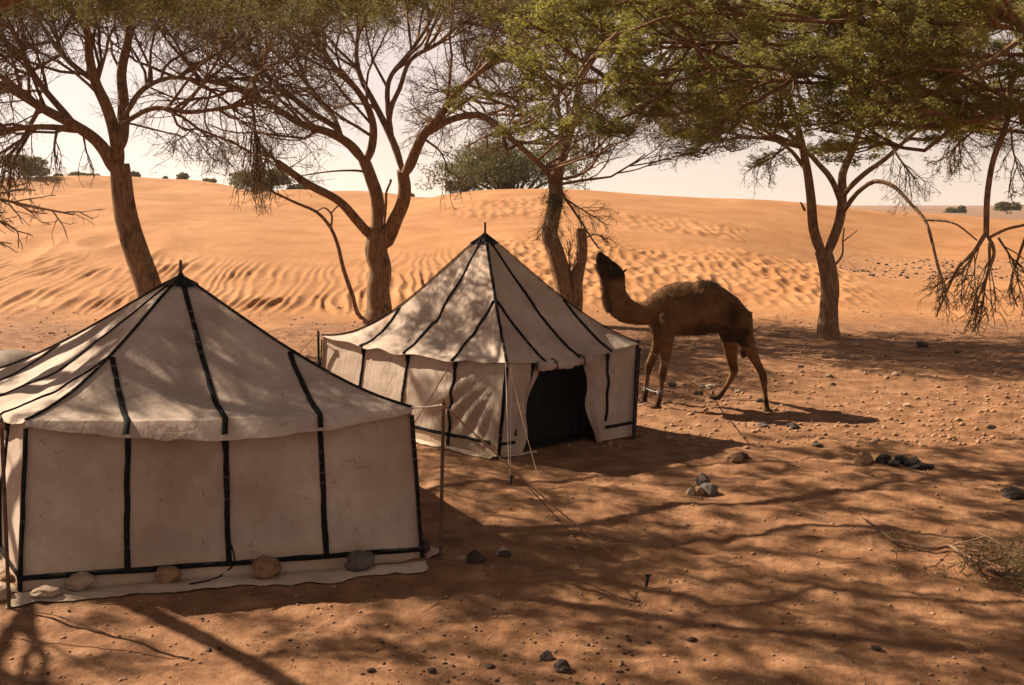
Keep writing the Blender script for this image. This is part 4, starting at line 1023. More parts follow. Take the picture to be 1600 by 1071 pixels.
acacia(dict(seed=33, D=29.6, label='right acacia tree with straight trunk standing beyond the camel', limbs=[
    dict(trunk=True, p=[(1296, 530), (1297, 486), (1297, 452), (1293, 415), (1286, 392)], w=(31, 27), feed=None),
    dict(p=[(1288, 405), (1271, 358), (1267, 311), (1262, 267), (1255, 234), (1246, 200), (1230, 150), (1200, 90), (1180, 20)], w=(19, 9), D1=28.5, feed=.55),
    dict(p=[(1289, 405), (1301, 378), (1314, 334), (1316, 301), (1316, 274), (1328, 244), (1341, 210), (1350, 160), (1370, 90), (1380, 10)], w=(19, 9), D1=30.5, feed=.55),
    dict(p=[(1315, 325), (1311, 308), (1297, 277), (1277, 254), (1250, 225), (1210, 190), (1160, 165)], w=(13, 5), D1=28, feed=.5),
    dict(p=[(1316, 310), (1324, 298), (1348, 274), (1385, 247), (1420, 215), (1470, 180), (1530, 160)], w=(11, 5), D1=28.5, feed=.5),
    dict(p=[(1317, 334), (1323, 324), (1341, 301), (1368, 284), (1395, 291), (1422, 318), (1445, 344), (1459, 388), (1466, 415), (1480, 456)], w=(10, 4), D1=26.5, feed=None),
    dict(p=[(1445, 344), (1475, 346), (1492, 350), (1527, 376)], w=(4.5, 3), D0=27.4, D1=26.5, feed=None),
    dict(p=[(1262, 270), (1235, 235), (1190, 210), (1130, 190)], w=(8, 4), D1=27.5, feed=.3),
    dict(p=[(1304, 416), (1316, 398), (1317, 375), (1319, 356)], w=(4, 2.5), feed=None),
    dict(p=[(1317, 378), (1330, 368), (1340, 360)], w=(2.5, 1.5), feed=None),
    dict(p=[(1258, 330), (1251, 316)], w=(5, 3), feed=None),
    ], g=dict(n=(7, 6, 6, 4), L=(2.6, 1.4, .8, .45), ok=.08, zcap=8.3, zfl=5.1, lv=7, ls=.065, sp=.06, rs=1.05),
    sprays=[dict(p=[(1459, 388), (1468, 430), (1480, 470)], D=(27, 26.5), w=(4, 2), n=(7, 3, 2), L=.9, k=1.1), dict(p=[(1380, 200), (1400, 240), (1430, 280)], D=(28, 27), w=(5, 2), n=(14, 5, 2), L=1.1, up=-.1, leaf=4),
            dict(p=[(1250, 210), (1215, 240), (1180, 262)], D=(28, 27.5), w=(5, 2), n=(10, 5, 2), L=.9, up=-.08, leaf=4), dict(p=[(1460, 180), (1490, 200), (1500, 240)], D=(28, 27), w=(5, 2), n=(10, 5, 2), L=1.0, up=-.1, leaf=3),
            dict(p=[(1150, 180), (1110, 205), (1060, 215)], D=(28, 27), w=(5, 2), n=(12, 5, 2), L=1.2, up=-.05, leaf=5)]))

def xl(pts, r, **k): return dict(xyz=pts, p=[(0, 0)] * len(pts), r=r, w=(10, 5), **k)
def acacia_xyz(spec):
    # near trees whose trunks stand outside the frame
    for L in spec['limbs']:
        L['p'] = [(CX, 500)] * len(L['xyz'])
    b = spec['limbs'][0]['xyz'][0]; r = ray(CX, 500)
    spec['limbs'][0]['p'][0] = (CX + F * b[0] / b[1] * r[1], 500)
    return acacia(spec)
# right foreground acacia (its crown fills the upper right)
tx, ty = 12.6, 17.5
acacia_xyz(dict(seed=55, D=ty, label='near acacia with dense crown coloured as if sunlit across the upper right, trunk beyond the edge', leafmat=M_leaf2, limbs=[
    xl([(tx, ty, 0), (tx - .1, ty, 1.2), (tx - .3, ty - .1, 2.4)], (.30, .24), trunk=True, feed=None),
    xl([(tx - .3, ty - .1, 2.3), (tx - 1.6, ty, 3.9), (tx - 3.6, ty + .3, 5.0), (tx - 6.2, ty + .4, 5.5), (tx - 9.3, ty + .2, 5.6), (tx - 11.6, ty, 5.5)], (.09, .02), feed=.3, k=2),
    xl([(tx - .3, ty, 2.4), (tx - 1.2, ty - .8, 4.2), (tx - 3.6, ty - 1.4, 5.6), (tx - 6.6, ty - 1.8, 6.1), (tx - 9.2, ty - 1.6, 6.2), (tx - 11.4, ty - 1.2, 6.0)], (.08, .02), feed=.3, k=2),
    xl([(tx - .3, ty, 2.4), (tx - .6, ty + 1.2, 4.4), (tx - 2.4, ty + 2.4, 5.7), (tx - 5.2, ty + 2.6, 6.2), (tx - 8.4, ty + 1.8, 6.3), (tx - 10.6, ty + 1.4, 6.2)], (.10, .03), feed=.3, k=2),
    xl([(tx - .3, ty, 2.4), (tx - .3, ty + .2, 4.4), (tx - 1.5, ty + .2, 6.2), (tx - 3.8, ty + .1, 7.0), (tx - 6.5, ty + .1, 7.0)], (.13, .04), feed=.4, k=1),
    xl([(tx - 3.4, ty + .2, 4.95), (tx - 5.2, ty - .6, 5.0), (tx - 7.4, ty - .6, 4.8)], (.07, .03), feed=.1),
    xl([(tx - .3, ty, 2.4), (tx + 1.2, ty + .4, 4.4), (tx + 3.2, ty + .6, 5.6)], (.15, .06), feed=.4),
    xl([(tx - .3, ty, 2.4), (tx - .4, ty - 1.8, 4.6), (tx - 1.6, ty - 3.4, 5.7)], (.14, .05), feed=.4),
    dict(xyz=[np.array([9.0, 17.75, 5.0]), np.array([8.4, 17.4, 5.45]), P(1585, 120, 17.0), P(1570, 200, 16.8), P(1553, 244, 16.6), P(1543, 301, 16.4), P(1541, 366, 16.2)], p=[], r=(.055, .042), w=(10, 5), feed=None),
    dict(xyz=[P(1541, 362, 16.2), P(1520, 395, 16.2), P(1502, 412, 16.2), P(1480, 455, 16.1), P(1462, 496, 16.1)], p=[], r=(.036, .012), w=(10, 5), feed=None),
    dict(xyz=[P(1541, 364, 16.2), P(1553, 392, 16.2), P(1543, 428, 16.1), P(1528, 470, 16.1), P(1523, 520, 16.1)], p=[], r=(.034, .010), w=(10, 5), feed=None),
    dict(xyz=[P(1620, 345, 16.1), P(1600, 352, 16.1), P(1575, 358, 16.1), P(1545, 372, 16.2)], p=[], r=(.018, .022), w=(10, 5), feed=None),
    dict(xyz=[P(1640, 300, 16.5), P(1612, 350, 16.3), P(1592, 400, 16.2), P(1580, 450, 16.2), P(1590, 480, 16.2)], p=[], r=(.034, .010), w=(10, 5), feed=None),
    ], g=dict(n=(9, 6, 5, 4), L=(2.4, 1.2, .55, .26), ok=.1, zcap=7.1, zfl=4.5, lv=24, ls=.08, sp=.035, flat=.55, rs=.8),
    sprays=[dict(p=[(1541, 366), (1520, 400), (1500, 430)], D=(16.2, 16.1), w=(5, 3), n=(9, 4, 3), L=1.0, k=1.0, up=-.2), dict(p=[(1546, 380), (1545, 420), (1535, 455)], D=(16.2, 16.1), w=(5, 3), n=(10, 4, 3), L=.95, k=1., up=-.25),
            dict(p=[(1560, 372), (1575, 395), (1590, 420)], D=(16.1, 16.1), w=(4, 2), n=(9, 4, 3), L=.9, k=1., up=-.15), dict(p=[(1580, 200), (1582, 230), (1590, 262)], D=(17, 17), w=(4, 2), n=(6, 4, 2), L=.6, leaf=3, up=-.2),
            dict(p=[(1530, 200), (1500, 222), (1480, 250)], D=(17.5, 17.5), w=(4, 2), n=(7, 4, 2), L=.5, leaf=4, up=-.1)]))
# left foreground acacia (trunk outside the frame, crown shades the foreground)
tx, ty = -9.6, 14.2
def shade_targets():
    rg = np.random.default_rng(5); out = []; sv = np.array(SUN_DIR)
    def area(x0, x1, y0, y1, z0, zt, sp, prob, inside=lambda x, y: True):
        for x in np.arange(x0, x1, sp):
            for y in np.arange(y0, y1, sp):
                if rg.random() > prob: continue
                q = np.array([x + rg.random() * sp, y + rg.random() * sp, z0])
                if inside(q[0], q[1]): h = zt + (rg.random() - .5) * .5; out.append(q + sv * ((h - z0) / sv[2]))
    area(-1.2, 9.5, 7.6, 16.9, 0, 7.2, .56, .80, lambda x, y: x < .52 * y + .3 and y < 16.6 - .05 * x + .5 * math.sin(x * 1.7))
    area(-1.2, 6.0, 7.4, 10.2, 0, 7.1, .60, .45)
    area(-5.0, -1.2, 7.4, 9.4, 0, 7.1, .60, .52)
    area(-4.7, -1.2, 11.1, 12.9, 2.0, 7.3, .34, .95, lambda x, y: y < 13.1 + .3 * (x + 3.9))
    area(-7.0, -4.7, 11.6, 14.2, 1.9, 7.3, .65, .22)
    area(-3.2, .3, 15.2, 18.6, 1.8, 7.5, .52, .52)
    return np.array(out)
acacia_xyz(dict(seed=66, targets=shade_targets(), tlv=30, D=ty, label='near acacia whose bare drooping branches enter at the left edge', limbs=[
    xl([(tx, ty, 0), (tx + .1, ty, 1.4), (tx + .2, ty + .1, 2.8)], (.34, .27), trunk=True, feed=None),
    xl([(tx + .2, ty, 2.7), (tx + .8, ty + .7, 4.6), (tx + 2.2, ty + 1.6, 6.4), (tx + 4.8, ty + 2.2, 7.5), (tx + 8, ty + 2.6, 7.8), (tx + 10.5, ty + 2.4, 7.8)], (.16, .025), feed=.5, k=2),
    xl([(tx + .2, ty, 2.7), (tx + 1.0, ty - .3, 4.8), (tx + 2.8, ty - .6, 6.6), (tx + 5.6, ty - .7, 7.4), (tx + 8.6, ty - .3, 7.6), (tx + 11.4, ty - .6, 7.6)], (.15, .025), feed=.5, k=2),
    xl([(tx + .2, ty, 2.7), (tx + .2, ty + 1.2, 4.8), (tx + .6, ty + 3., 6.6), (tx + 2.6, ty + 5.2, 7.6), (tx + 5.6, ty + 6.4, 8.0)], (.14, .025), feed=.35, k=2),
    xl([(tx + .2, ty, 2.7), (tx + .2, ty - 1.2, 4.8), (tx + 1.2, ty - 2.8, 6.6), (tx + 4.0, ty - 3.6, 7.2), (tx + 8.0, ty - 3.4, 7.3)], (.14, .025), feed=.5, k=2),
    xl([(tx + .2, ty, 2.7), (tx - 1.0, ty + .4, 4.9), (tx - 2.6, ty + 1.2, 6.6), (tx - 4.4, ty + 2, 7.2)], (.14, .025), feed=.4, gen=1),
    xl([(tx + .2, ty, 2.7), (tx - .6, ty - .9, 4.9), (tx - 1.6, ty - 2.6, 6.6), (tx - 2.6, ty - 4.4, 7.2)], (.14, .025), feed=.4, gen=1),
    xl([(tx + .2, ty, 2.7), (tx - .4, ty + .4, 5.2), (tx - .3, ty + .8, 6.9), (tx + .8, ty + 1., 7.2), (tx + 2.4, ty + 1.1, 7.3)], (.15, .05), feed=.55, k=7),
    xl([(tx + .9, ty + .1, 4.6), (tx + 2.0, ty + .4, 6.0), (tx + 3.4, ty + .5, 7.6), (tx + 5.0, ty + .6, 8.4)], (.12, .04), feed=.3),
    xl([(tx + 2.0, ty + 1.5, 6.2), (tx + 4.2, ty + 3.4, 7.3), (tx + 7.4, ty + 5.0, 7.9), (tx + 10.5, ty + 5.4, 8.1)], (.10, .04), feed=.2),
    ], g=dict(n=(7, 5, 4, 3), s4=1, L=(2.5, 1.4, .50, .22), ok=.14, zcap=8.1, zfl=6.9, lv=24, ls=.085, sp=.05, rs=1.0),
    sprays=[dict(p=[(-330, 400), (-200, 325), (-80, 300), (0, 312), (60, 325), (116, 336)], tr=(.6, 1), D=(14.25, 15), w=(12, 3), n=(10, 3, 1), L=.7, k=1.1, up=-.06), dict(p=[(-215, 330), (-60, 335), (0, 345), (28, 362)], tr=(.6, 1), D=(14.5, 15), w=(6, 3), n=(5, 2, 1), L=.4, k=1.1, up=-.05),
            dict(p=[(-230, 340), (-60, 372), (-20, 376), (18, 381)], tr=(.7, 1), D=(14.5, 15), w=(4, 2), n=(3, 1, 1), L=.25, up=-.1)]))

# far bushes and trees beyond the dunes
def bush(px, pyb, D, wpx, hpx, label, seed, n=2600, ls=None, lobes=7, zb=None):
    rg = np.random.default_rng(seed); b = P(px, pyb, D); zt = float(terrain(np.array([b[0]]), np.array([b[1]]), False)[0])
    b[2] = min(b[2], max(zt, b[2] - 2.)); w = wpx / F * D; h = hpx / F * D
    root = thing('bush', (b[0], b[1], b[2] - .3), label, 'bush', 'bushes and trees on the far dunes')
    mb = MB(); cs = []
    for i in range(lobes):
        a = rg.random() * 6.28; rr = rg.random() ** .5 * w * .38
        c = np.array([b[0] + math.cos(a) * rr, b[1] + math.sin(a) * rr * .7, b[2] + h * (.16 + .44 * rg.random())])
        cs.append((c, w * (.16 + .10 * rg.random()), h * (.26 + .14 * rg.random())))
        base = np.array([b[0] + math.cos(a) * rr * .15, b[1], b[2] - .4])
        rope_mesh(mb, [base, lerp(base, c, .6) + [0, 0, .1 * h], c], [w * .012 + .02, w * .005], 5, n=6)
    mb.build('stems', M_bark, root)
    V = []; s = ls or max(.10, h * .03)
    for c, rw, rh in cs:
        m = n // lobes; d = norm(rg.normal(size=(m, 3))); d[:, 2] = np.where(d[:, 2] < -.5, -d[:, 2], d[:, 2]); rad = (.45 + .6 * rg.random(m) ** .5)[:, None] * (1 + .35 * (np.sin(d[:, 0:1] * 5 + c[0]) * np.sin(d[:, 2:3] * 7)))
        q = c + d * rad * np.array([rw, rw, rh]); a = norm(rg.normal(size=(m, 3))); bb = norm(np.cross(a, rg.normal(size=(m, 3))))
        sz = (s * (.5 + rg.random(m)))[:, None]; V.append(np.stack([q - a * sz, q + bb * sz * .7, q + a * sz], 1).reshape(-1, 3))
    V = np.concatenate(V); me = mesh_np('foliage', V - np.array(root.location), np.arange(len(V)).reshape(-1, 3)); o = obj('foliage', me, M_bush, root); o['kind'] = 'stuff'
bush(803, 296, 92, 238, 90, 'largest round green bush on the dune crest behind the farther tent', 1, 30000, .12, 22)
bush(722, 298, 93, 60, 34, 'low yellowish bush at the left foot of the largest crest bush', 21, 5000, .10, 5)
bush(412, 290, 125, 104, 46, 'wide dark bush on the crest left of the middle acacia', 2, 9000, .16, 9)
bush(465, 293, 126, 40, 20, 'small low bush at the right foot of the wide dark bush', 3, 2400, .16, 4)
bush(532, 297, 170, 38, 16, 'flat topped small tree on the horizon left of the middle trunk', 4, 2400, .22, 4)
bush(640, 297, 120, 24, 14, 'small bush seen just right of the middle forked trunk', 5, 1500, .16, 3)
bush(129, 271, 160, 42, 15, 'low bush on the far crest left of the leaning trunk', 6, 2400, .2, 4)
bush(94, 272, 160, 20, 10, 'tiny bush on the far crest, first from the left of two', 7, 1200, .2, 3)
bush(212, 270, 158, 24, 15, 'small bush on the far crest just right of the leaning trunk', 8, 1600, .2, 3)
bush(256, 272, 160, 12, 8, 'tiniest bush on the far crest', 9, 700, .2, 2)
bush(281, 280, 160, 28, 16, 'small dark bush on the slope of the far crest', 10, 1600, .2, 4)
bush(327, 287, 152, 26, 9, 'flat scrub patch left of the wide dark bush', 11, 1200, .2, 3)
bush(36, 272, 150, 84, 38, 'large grey bush behind the hanging twigs at the far left', 12, 5000, .2, 8)
bush(1493, 330, 260, 30, 14, 'small round tree on the far plain, left of two', 13, 2200, .28, 4)
bush(1578, 334, 230, 40, 21, 'larger round tree on the far plain, right of two', 14, 3000, .28, 5)

# ------------------------------------------------------------------ fallen branch
def fallen():
    rg = np.random.default_rng(9); pp = [(1345, 820), (1372, 838), (1400, 853), (1422, 860), (1462, 868), (1478, 866), (1500, 880), (1530, 893), (1560, 905), (1600, 915), (1650, 930)]
    pts = np.array([on(*p) for p in pp]); pts[:, 2] += .05; b = pts[3]
    root = thing('fallen_branch', b, 'fallen leafy branch lying on the sand at the lower right', 'branch')
    c = catmull(pts, 40); mb = MB(); V, q = tubes(c[None], np.interp(np.linspace(0, 1, 40), [0, .2, .4, 1], [.006, .018, .022, .010])[None], 7); mb.addq(V, q); mb.build('stem', M_dead, root)
    par = c[None, 12:]
    s1 = grow(rg, par, 40, .8, 6, 40, up=.0, wander=.2, zfl=.06, zcap=.25); s2 = grow(rg, s1, 5, .34, 4, 45, wander=.25, zfl=.03, zcap=.28); s3 = grow(rg, s2, 4, .14, 3, 50, wander=.3, zfl=.03, zcap=.3)
    for A_ in (s1, s2, s3): A_[..., 2] = np.maximum(A_[..., 2], .02)
    mb = MB()
    for A_, r0, r1 in ((s1, .008, .004), (s2, .005, .003), (s3, .003, .002)):
        V, q = tubes(A_, taper(len(A_), A_.shape[1], r0, r1), 4 if r0 > .004 else 3); mb.addq(V, q)
    o = mb.build('twigs', M_dead, root); o['kind'] = 'stuff'
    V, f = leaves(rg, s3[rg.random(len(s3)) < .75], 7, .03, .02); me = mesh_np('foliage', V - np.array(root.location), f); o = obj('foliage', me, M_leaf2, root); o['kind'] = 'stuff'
fallen()
def stick(p0, p1, r, label, seed):
    a = on(*p0); b = on(*p1); a[2] += r * .6; b[2] += r * .6; m = (a + b) / 2 + [.02, .03, .01]
    mb = MB(); rope_mesh(mb, [a, m, b], [r, r * .7, r * .4], 5, n=8); o = mb.build('stick', M_dead, None, origin=a); tag(o, label, 'stick', 'dry sticks on the ground')
stick((40, 952), (165, 990), .008, 'long thin stick on the sunlit sand left of the tent shadow', 1)
stick((700, 943), (660, 958), .006, 'thin dark stick on the sand below the right tent corner', 2)
stick((1070, 920), (1120, 921), .007, 'short stick lying level right of the foreground peg', 3)
stick((1205, 822), (1203, 835), .005, 'tiny upright looking twig on the right foreground', 4)
stick((1375, 560), (1490, 572), .02, 'dark stick in the shade band right of the right trunk', 5)

# ------------------------------------------------------------------ camel
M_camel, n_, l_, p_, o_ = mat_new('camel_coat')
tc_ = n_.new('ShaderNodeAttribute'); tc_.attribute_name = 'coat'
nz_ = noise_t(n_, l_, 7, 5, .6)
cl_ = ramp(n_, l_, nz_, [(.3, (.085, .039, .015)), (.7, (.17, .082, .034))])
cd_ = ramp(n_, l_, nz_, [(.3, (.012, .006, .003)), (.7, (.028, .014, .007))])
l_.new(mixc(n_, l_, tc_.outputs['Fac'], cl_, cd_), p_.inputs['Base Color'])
p_.inputs['Roughness'].default_value = .9; p_.inputs['Specular IOR Level'].default_value = .1
mpp = n_.new('ShaderNodeMapping'); mpp.inputs['Scale'].default_value = (1, 1, .3); gg_ = n_.new('ShaderNodeNewGeometry'); l_.new(gg_.outputs['Position'], mpp.inputs[0])
l_.new(bumpn(n_, l_, noise_t(n_, l_, 60, 4, .6, vec=mpp.outputs[0]), .6, .012), p_.inputs['Normal'])
M_hair = mat_twig('camel_hair', (.03, .015, .007), (.10, .050, .022))
def camel():
    DC = 19.5
    def cp(x, y, D=DC): return P(900 + x / 3.57, 370 + y / 3.57, D)
    def rr(r, D=DC): return r / 3.57 / F * D
    mbs = MB()
    def loft(secs, n, sides=20):
        """secs: (x, y, r_inplane, r_lateral_m or None, D)"""
        a = []
        for s in secs:
            D = s[4] if len(s) > 4 else DC; c = cp(s[0], s[1], D); rn = rr(s[2], D); rl = s[3] if s[3] is not None else rn
            a.append([*c, rn, rl])
        a = catmull(np.array(a), n); c = a[:, :3]; T = np.gradient(c, axis=0); T = norm(T)
        S = np.zeros_like(T); S[:, 1] = 1; S = norm(S - (S * T).sum(1, keepdims=True) * T); N = np.cross(T, S)
        an = np.arange(sides) * 2 * math.pi / sides
        V = c[:, None] + (S[:, None] * np.cos(an)[None, :, None]) * a[:, 4][:, None, None] + (N[:, None] * np.sin(an)[None, :, None]) * a[:, 3][:, None, None]
        # rounded ends
        e0 = c[0] - T[0] * a[0, 3] * .5; e1 = c[-1] + T[-1] * a[-1, 3] * .5
        r0 = (V[0] - c[0]) * .6 + c[0] - T[0] * a[0, 3] * .35; r1 = (V[-1] - c[-1]) * .6 + c[-1] + T[-1] * a[-1, 3] * .35
        VV = np.concatenate([[e0], r0, V.reshape(-1, 3), r1, [e1]]); nn = n + 2
        i = 1 + np.arange(nn - 1)[:, None] * sides; j = np.arange(sides)[None]; j2 = (j + 1) % sides
        mbs.addq(VV, np.stack([i + j, i + j2, i + sides + j2, i + sides + j], -1).reshape(-1, 4)); base = mbs.n - len(VV)
        for jj in range(sides):
            mbs.Fl.extend([base, base + 1 + (jj + 1) % sides, base + 1 + jj]); mbs.S.append(3)
            k = base + 1 + (nn - 1) * sides; mbs.Fl.extend([base + len(VV) - 1, k + jj, k + (jj + 1) % sides]); mbs.S.append(3)
    # head and neck
    loft([(128, 92, 17, .055), (143, 118, 28, .075), (163, 150, 44, .085), (185, 185, 58, .105), (205, 220, 66, .115), (212, 262, 66, .10), (215, 310, 66, .105), (232, 365, 73, .12), (272, 408, 72, .13), (330, 428, 64, .14), (395, 425, 70, .17), (450, 408, 92, .21), (500, 395, 118, .25)], 60)
    loft([(118, 110, 12, .05), (130, 145, 20, .06), (148, 185, 28, .07)], 10)   # lower jaw
    loft([(250, 196, 14, .115), (258, 214, 12, .11)], 6)                      # poll
    # trunk
    loft([(452, 430, 72, .17), (490, 415, 122, .25), (560, 404, 148, .31), (650, 404, 150, .36), (740, 404, 144, .36), (820, 424, 122, .31), (885, 448, 94, .26), (932, 466, 60, .19), (960, 480, 36, .12)], 50, 28)
    loft([(640, 305, 48, .18), (700, 292, 46, .15), (750, 294, 44, .15), (800, 325, 40, .16)], 12)   # hump
    loft([(455, 500, 40, .12), (490, 530, 42, .13), (540, 540, 36, .14)], 8)  # chest pad
    # near hind leg
    loft([(905, 440, 80, .14, 19.3), (930, 530, 62, .12, 19.2), (958, 600, 43, .095, 19.15), (988, 665, 31, .075, 19.1), (1022, 730, 24, .06, 19.05), (1044, 778, 23, .055, 19.0), (1052, 840, 15, .04, 19.0), (1060, 905, 14, .038, 18.97), (1066, 955, 17, .045, 18.95), (1072, 975, 17, .05, 18.95)], 44, 16)
    loft([(1046, 978, 12, .06, 18.95), (1068, 974, 17, .075, 18.95), (1096, 980, 12, .06, 18.95)], 10)
    # far hind leg
    loft([(850, 500, 70, .14, 19.75), (858, 575, 50, .11, 19.85), (864, 640, 38, .09, 19.95), (872, 695, 30, .07, 20.0), (880, 752, 24, .055, 20.1), (855, 808, 16, .04, 20.1), (823, 860, 14, .04, 20.1), (797, 897, 15, .045, 20.15)], 40, 16)
    loft([(744, 904, 12, .06, 20.15), (772, 901, 16, .075, 20.15), (800, 902, 13, .06, 20.15)], 10)
    # near foreleg
    loft([(520, 440, 70, .11, 19.3), (512, 520, 52, .11, 19.25), (508, 580, 40, .09, 19.22), (500, 650, 32, .075, 19.2), (490, 720, 25, .06, 19.2), (484, 762, 25, .06, 19.2), (478, 815, 16, .042, 19.2), (468, 880, 14, .04, 19.2), (457, 930, 18, .045, 19.2), (448, 950, 18, .05, 19.2)], 44, 16)
    loft([(406, 960, 12, .065, 19.2), (438, 955, 17, .08, 19.2), (474, 960, 13, .065, 19.2)], 10)
    # far foreleg
    loft([(455, 480, 52, .10, 19.7), (458, 550, 36, .09, 19.75), (452, 610, 30, .075, 19.8), (430, 670, 26, .065, 19.8), (404, 730, 24, .06, 19.8), (398, 780, 15, .042, 19.8), (392, 840, 14, .04, 19.8), (385, 895, 17, .045, 19.8), (378, 918, 17, .05, 19.8)], 44, 16)
    loft([(344, 938, 12, .065, 19.75), (370, 932, 16, .08, 19.75), (400, 938, 13, .065, 19.75)], 10)
    # ears
    for D in (19.40, 19.62): loft([(262, 198, 7, .02, D), (278, 186, 8, .02, D), (288, 176, 4, .012, D)], 8, 10)
    root = thing('camel', (cp(700, 960)[0], DC, 0), 'brown dromedary camel with black head, browsing with neck raised beside the farther tent', 'camel')
    tmp = mbs.build('camel_tmp', None); tmp_me = tmp.data
    rm = tmp.modifiers.new('r', 'REMESH'); rm.mode = 'VOXEL'; rm.voxel_size = .022
    sm_ = tmp.modifiers.new('s', 'SMOOTH'); sm_.iterations = 4; sm_.factor = .5
    dg = bpy.context.evaluated_depsgraph_get(); dg.update(); me = bpy.data.meshes.new_from_object(tmp.evaluated_get(dg)); bpy.data.objects.remove(tmp)
    me.name = 'camel_body'; V = np.zeros(len(me.vertices) * 3, np.float32); me.vertices.foreach_get('co', V); V = V.reshape(-1, 3).astype(float)
    nrm = np.zeros(len(me.vertices) * 3, np.float32); me.vertices.foreach_get('normal', nrm); nrm = nrm.reshape(-1, 3)
    # picture-side coordinates of every vertex, for coat patches and painted belly shade
    X = (V[:, 0] / V[:, 1] * F); rel = V[:, 2]
    u = (V[:, 0] - cp(0, 500)[0]) * 3.57 * F / DC; w = 500 - (V[:, 2] - cp(0, 500)[2]) * 3.57 * F / DC
    jn = (fbm(u / 40, w / 40, 5, 3) - .5) * 70
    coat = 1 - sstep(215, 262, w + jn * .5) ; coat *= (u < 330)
    hump = np.exp(-(((u - 735) / 75) ** 2 + ((w - 255) / 38) ** 2)); flank_fur_shade = sstep(430, 520, w + jn) * sstep(560, 660, u + jn) * (1 - sstep(930, 960, u + jn)) * (w < 600); flank_fur_shade *= (rel > .9)  # belly and flank: dark fur, with some self-shadow painted in
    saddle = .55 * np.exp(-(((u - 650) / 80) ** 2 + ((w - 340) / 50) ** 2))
    hind_fur_shade = np.exp(-(((u - 860) / 60) ** 2 + ((w - 430) / 95) ** 2))  # thigh patch: darker fur plus shade put into the colour
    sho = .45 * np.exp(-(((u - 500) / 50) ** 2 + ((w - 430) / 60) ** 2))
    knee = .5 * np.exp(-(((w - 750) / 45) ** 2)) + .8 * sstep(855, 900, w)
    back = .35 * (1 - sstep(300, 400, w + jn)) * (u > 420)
    coat = np.clip(np.maximum.reduce([coat, hump * .6, back, flank_fur_shade * .9, saddle, hind_fur_shade * .9, sho, knee]), 0, 1)
    V2 = V + nrm * ((fbm(u / 22, w / 22, 15, 3) - .5) * .022)[:, None]
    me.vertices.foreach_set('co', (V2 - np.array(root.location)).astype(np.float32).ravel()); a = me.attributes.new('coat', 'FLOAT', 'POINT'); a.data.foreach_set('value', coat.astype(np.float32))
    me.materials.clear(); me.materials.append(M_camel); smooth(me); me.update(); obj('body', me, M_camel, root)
    # shaggy hair: throat, nape, hump tuft
    rg = np.random.default_rng(3); H = []
    def hair(sel, n, L, d, jit=.35):
        ids = np.nonzero(sel)[0]
        if len(ids) == 0: return
        k = rg.choice(ids, n); p = V2[k]; dr = norm(nrm[k] * .6 + np.array(d) + rg.normal(size=(n, 3)) * jit); l = L * (.5 + rg.random(n))[:, None]
        s = norm(np.cross(dr, rg.normal(size=(n, 3)))) * .004
        H.append(np.stack([p - s, p + s, p + dr * l], 1).reshape(-1, 3))
    hair((u < 200) & (w > 150) & (w < 420) & (nrm[:, 0] < -.2), 2600, .055, (-.5, 0, -.4))
    hair((u > 670) & (u < 800) & (w < 285) & (nrm[:, 2] > .3), 650, .055, (.25, 0, .2), .6)
    hair((u > 130) & (u < 480) & (w > 250) & (nrm[:, 2] < 0), 1500, .03, (0, 0, -.6))
    hair((u > 240) & (u < 640) & (w < 420) & (nrm[:, 2] > .2), 1500, .022, (.3, 0, .3))
    hair((u > 560) & (u < 960) & (w > 480) & (w < 600), 1500, .035, (0, 0, -.6))
    hair((u > 900) & (u < 990) & (w > 380) & (w < 620) & (nrm[:, 0] > .2), 900, .03, (.3, 0, -.5))
    Hh = np.concatenate(H); mh = mesh_np('hair', Hh - np.array(root.location), np.arange(len(Hh)).reshape(-1, 3)); o = obj('hair', mh, M_hair, root); o['kind'] = 'stuff'
    # tail
    mb = MB(); t = [cp(962, 455, 19.45), cp(972, 500, 19.4), cp(955, 560, 19.35), cp(938, 610, 19.3), cp(934, 650, 19.3)]
    rope_mesh(mb, t, [.035, .03, .022, .018, .016], 8, n=16); tl = mb.build('tail', M_camel, root)
    at = tl.data.attributes.new('coat', 'FLOAT', 'POINT'); at.data.foreach_set('value', np.full(len(tl.data.vertices), .5, np.float32))
    n = 500; p = np.array(cp(936, 635, 19.3))[None] + rg.normal(size=(n, 3)) * .014; p[:, 2] += rg.random(n) * .12; e = p + np.array([0, 0, -.16])[None] + rg.normal(size=(n, 3)) * .022; s = rg.normal(size=(n, 3)) * .005
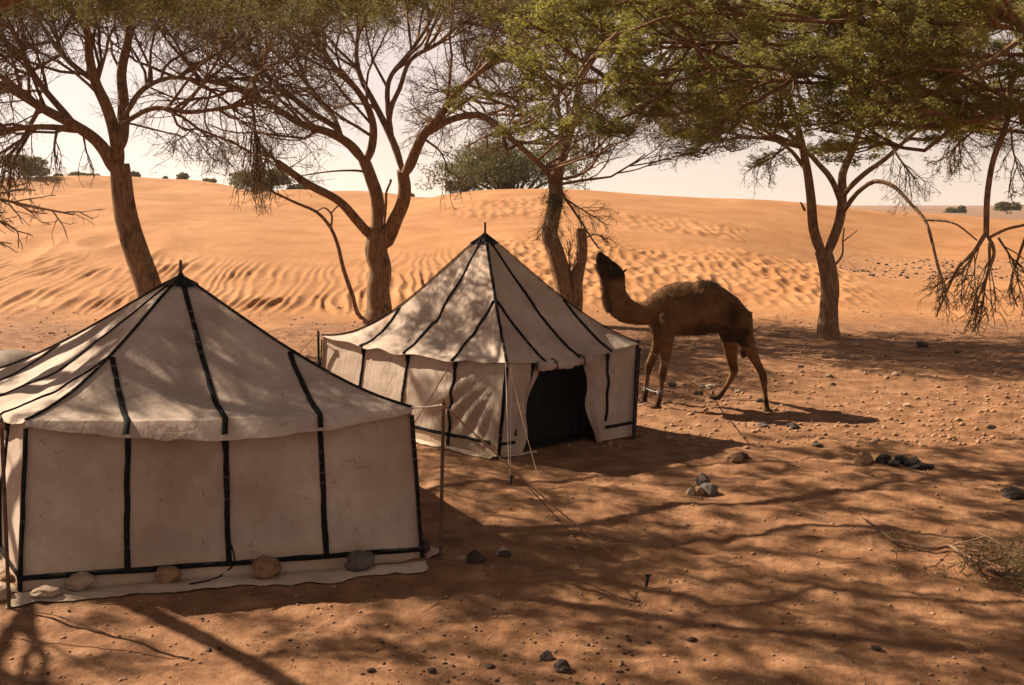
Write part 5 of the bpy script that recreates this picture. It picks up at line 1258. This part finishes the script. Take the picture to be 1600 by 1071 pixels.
    Vt = np.stack([p - s, p + s, e], 1).reshape(-1, 3); mt = mesh_np('tail_tuft', Vt - np.array(root.location), np.arange(len(Vt)).reshape(-1, 3)); obj('tail_tuft', mt, M_hair, root)
    # eyes and nostril
    for D in (19.34, 19.66):
        me_ = stone_mesh(.02, 5, 2, 1., 0); M = mat_simple('camel_eye', (.004, .003, .003), (.01, .008, .007), 5, rough=.4, bump=0, spec=.2) if 'camel_eye' not in bpy.data.materials else bpy.data.materials['camel_eye']
        me_.materials.append(M); o = obj('eye', me_, None, root); pe = cp(196, 172, D); o.location = Vector(pe - np.array(root.location)); 
    # hobble between the forelegs
    mb = MB()
    for c, r in ((cp(469, 868, 19.2), .052), (cp(393, 848, 19.8), .052)):
        for dz in (0, .022, -.02):
            an = np.linspace(0, 2 * math.pi, 16); pts = c[None] + np.stack([np.cos(an) * r, np.sin(an) * r, dz + .01 * np.sin(an * 3)], -1); V_, q = tubes(pts[None], np.full((1, 16), .009), 6); mb.addq(V_, q)
    a_, b_ = cp(469, 868, 19.15), cp(393, 848, 19.75); rope_mesh(mb, [a_, (a_ + b_) / 2 - [0, 0, .015], b_], .012, 6, n=12)
    o = mb.build('hobble_rope', mat_simple('pale_blue_rope', (.12, .12, .12), (.24, .23, .22), 30, bump=.3, bd=.003), None, origin=a_); tag(o, 'pale rope hobble tied between the forelegs of the camel', 'rope')
camel()

# ------------------------------------------------------------------ dusty air
def haze():
    bm = bmesh.new(); bmesh.ops.create_cube(bm, size=1)
    for v in bm.verts: v.co = Vector((v.co.x * 1400, 350 + v.co.y * 900, -1.2 + (v.co.z + .5) * 14.2))
    me = bpy.data.meshes.new('haze'); bm.to_mesh(me); bm.free()
    m = bpy.data.materials.new('dusty_air'); m.use_nodes = True; n = m.node_tree.nodes; l = m.node_tree.links
    n.remove(n['Principled BSDF']); v = n.new('ShaderNodeVolumePrincipled'); v.inputs['Color'].default_value = (.92, .84, .76, 1)
    v.inputs['Density'].default_value = .00018; v.inputs['Anisotropy'].default_value = .4
    l.new(v.outputs[0], n['Material Output'].inputs['Volume']); o = obj('haze', me, m); tag(o, 'thin dusty air over the dunes', None, None, 'stuff')
haze()
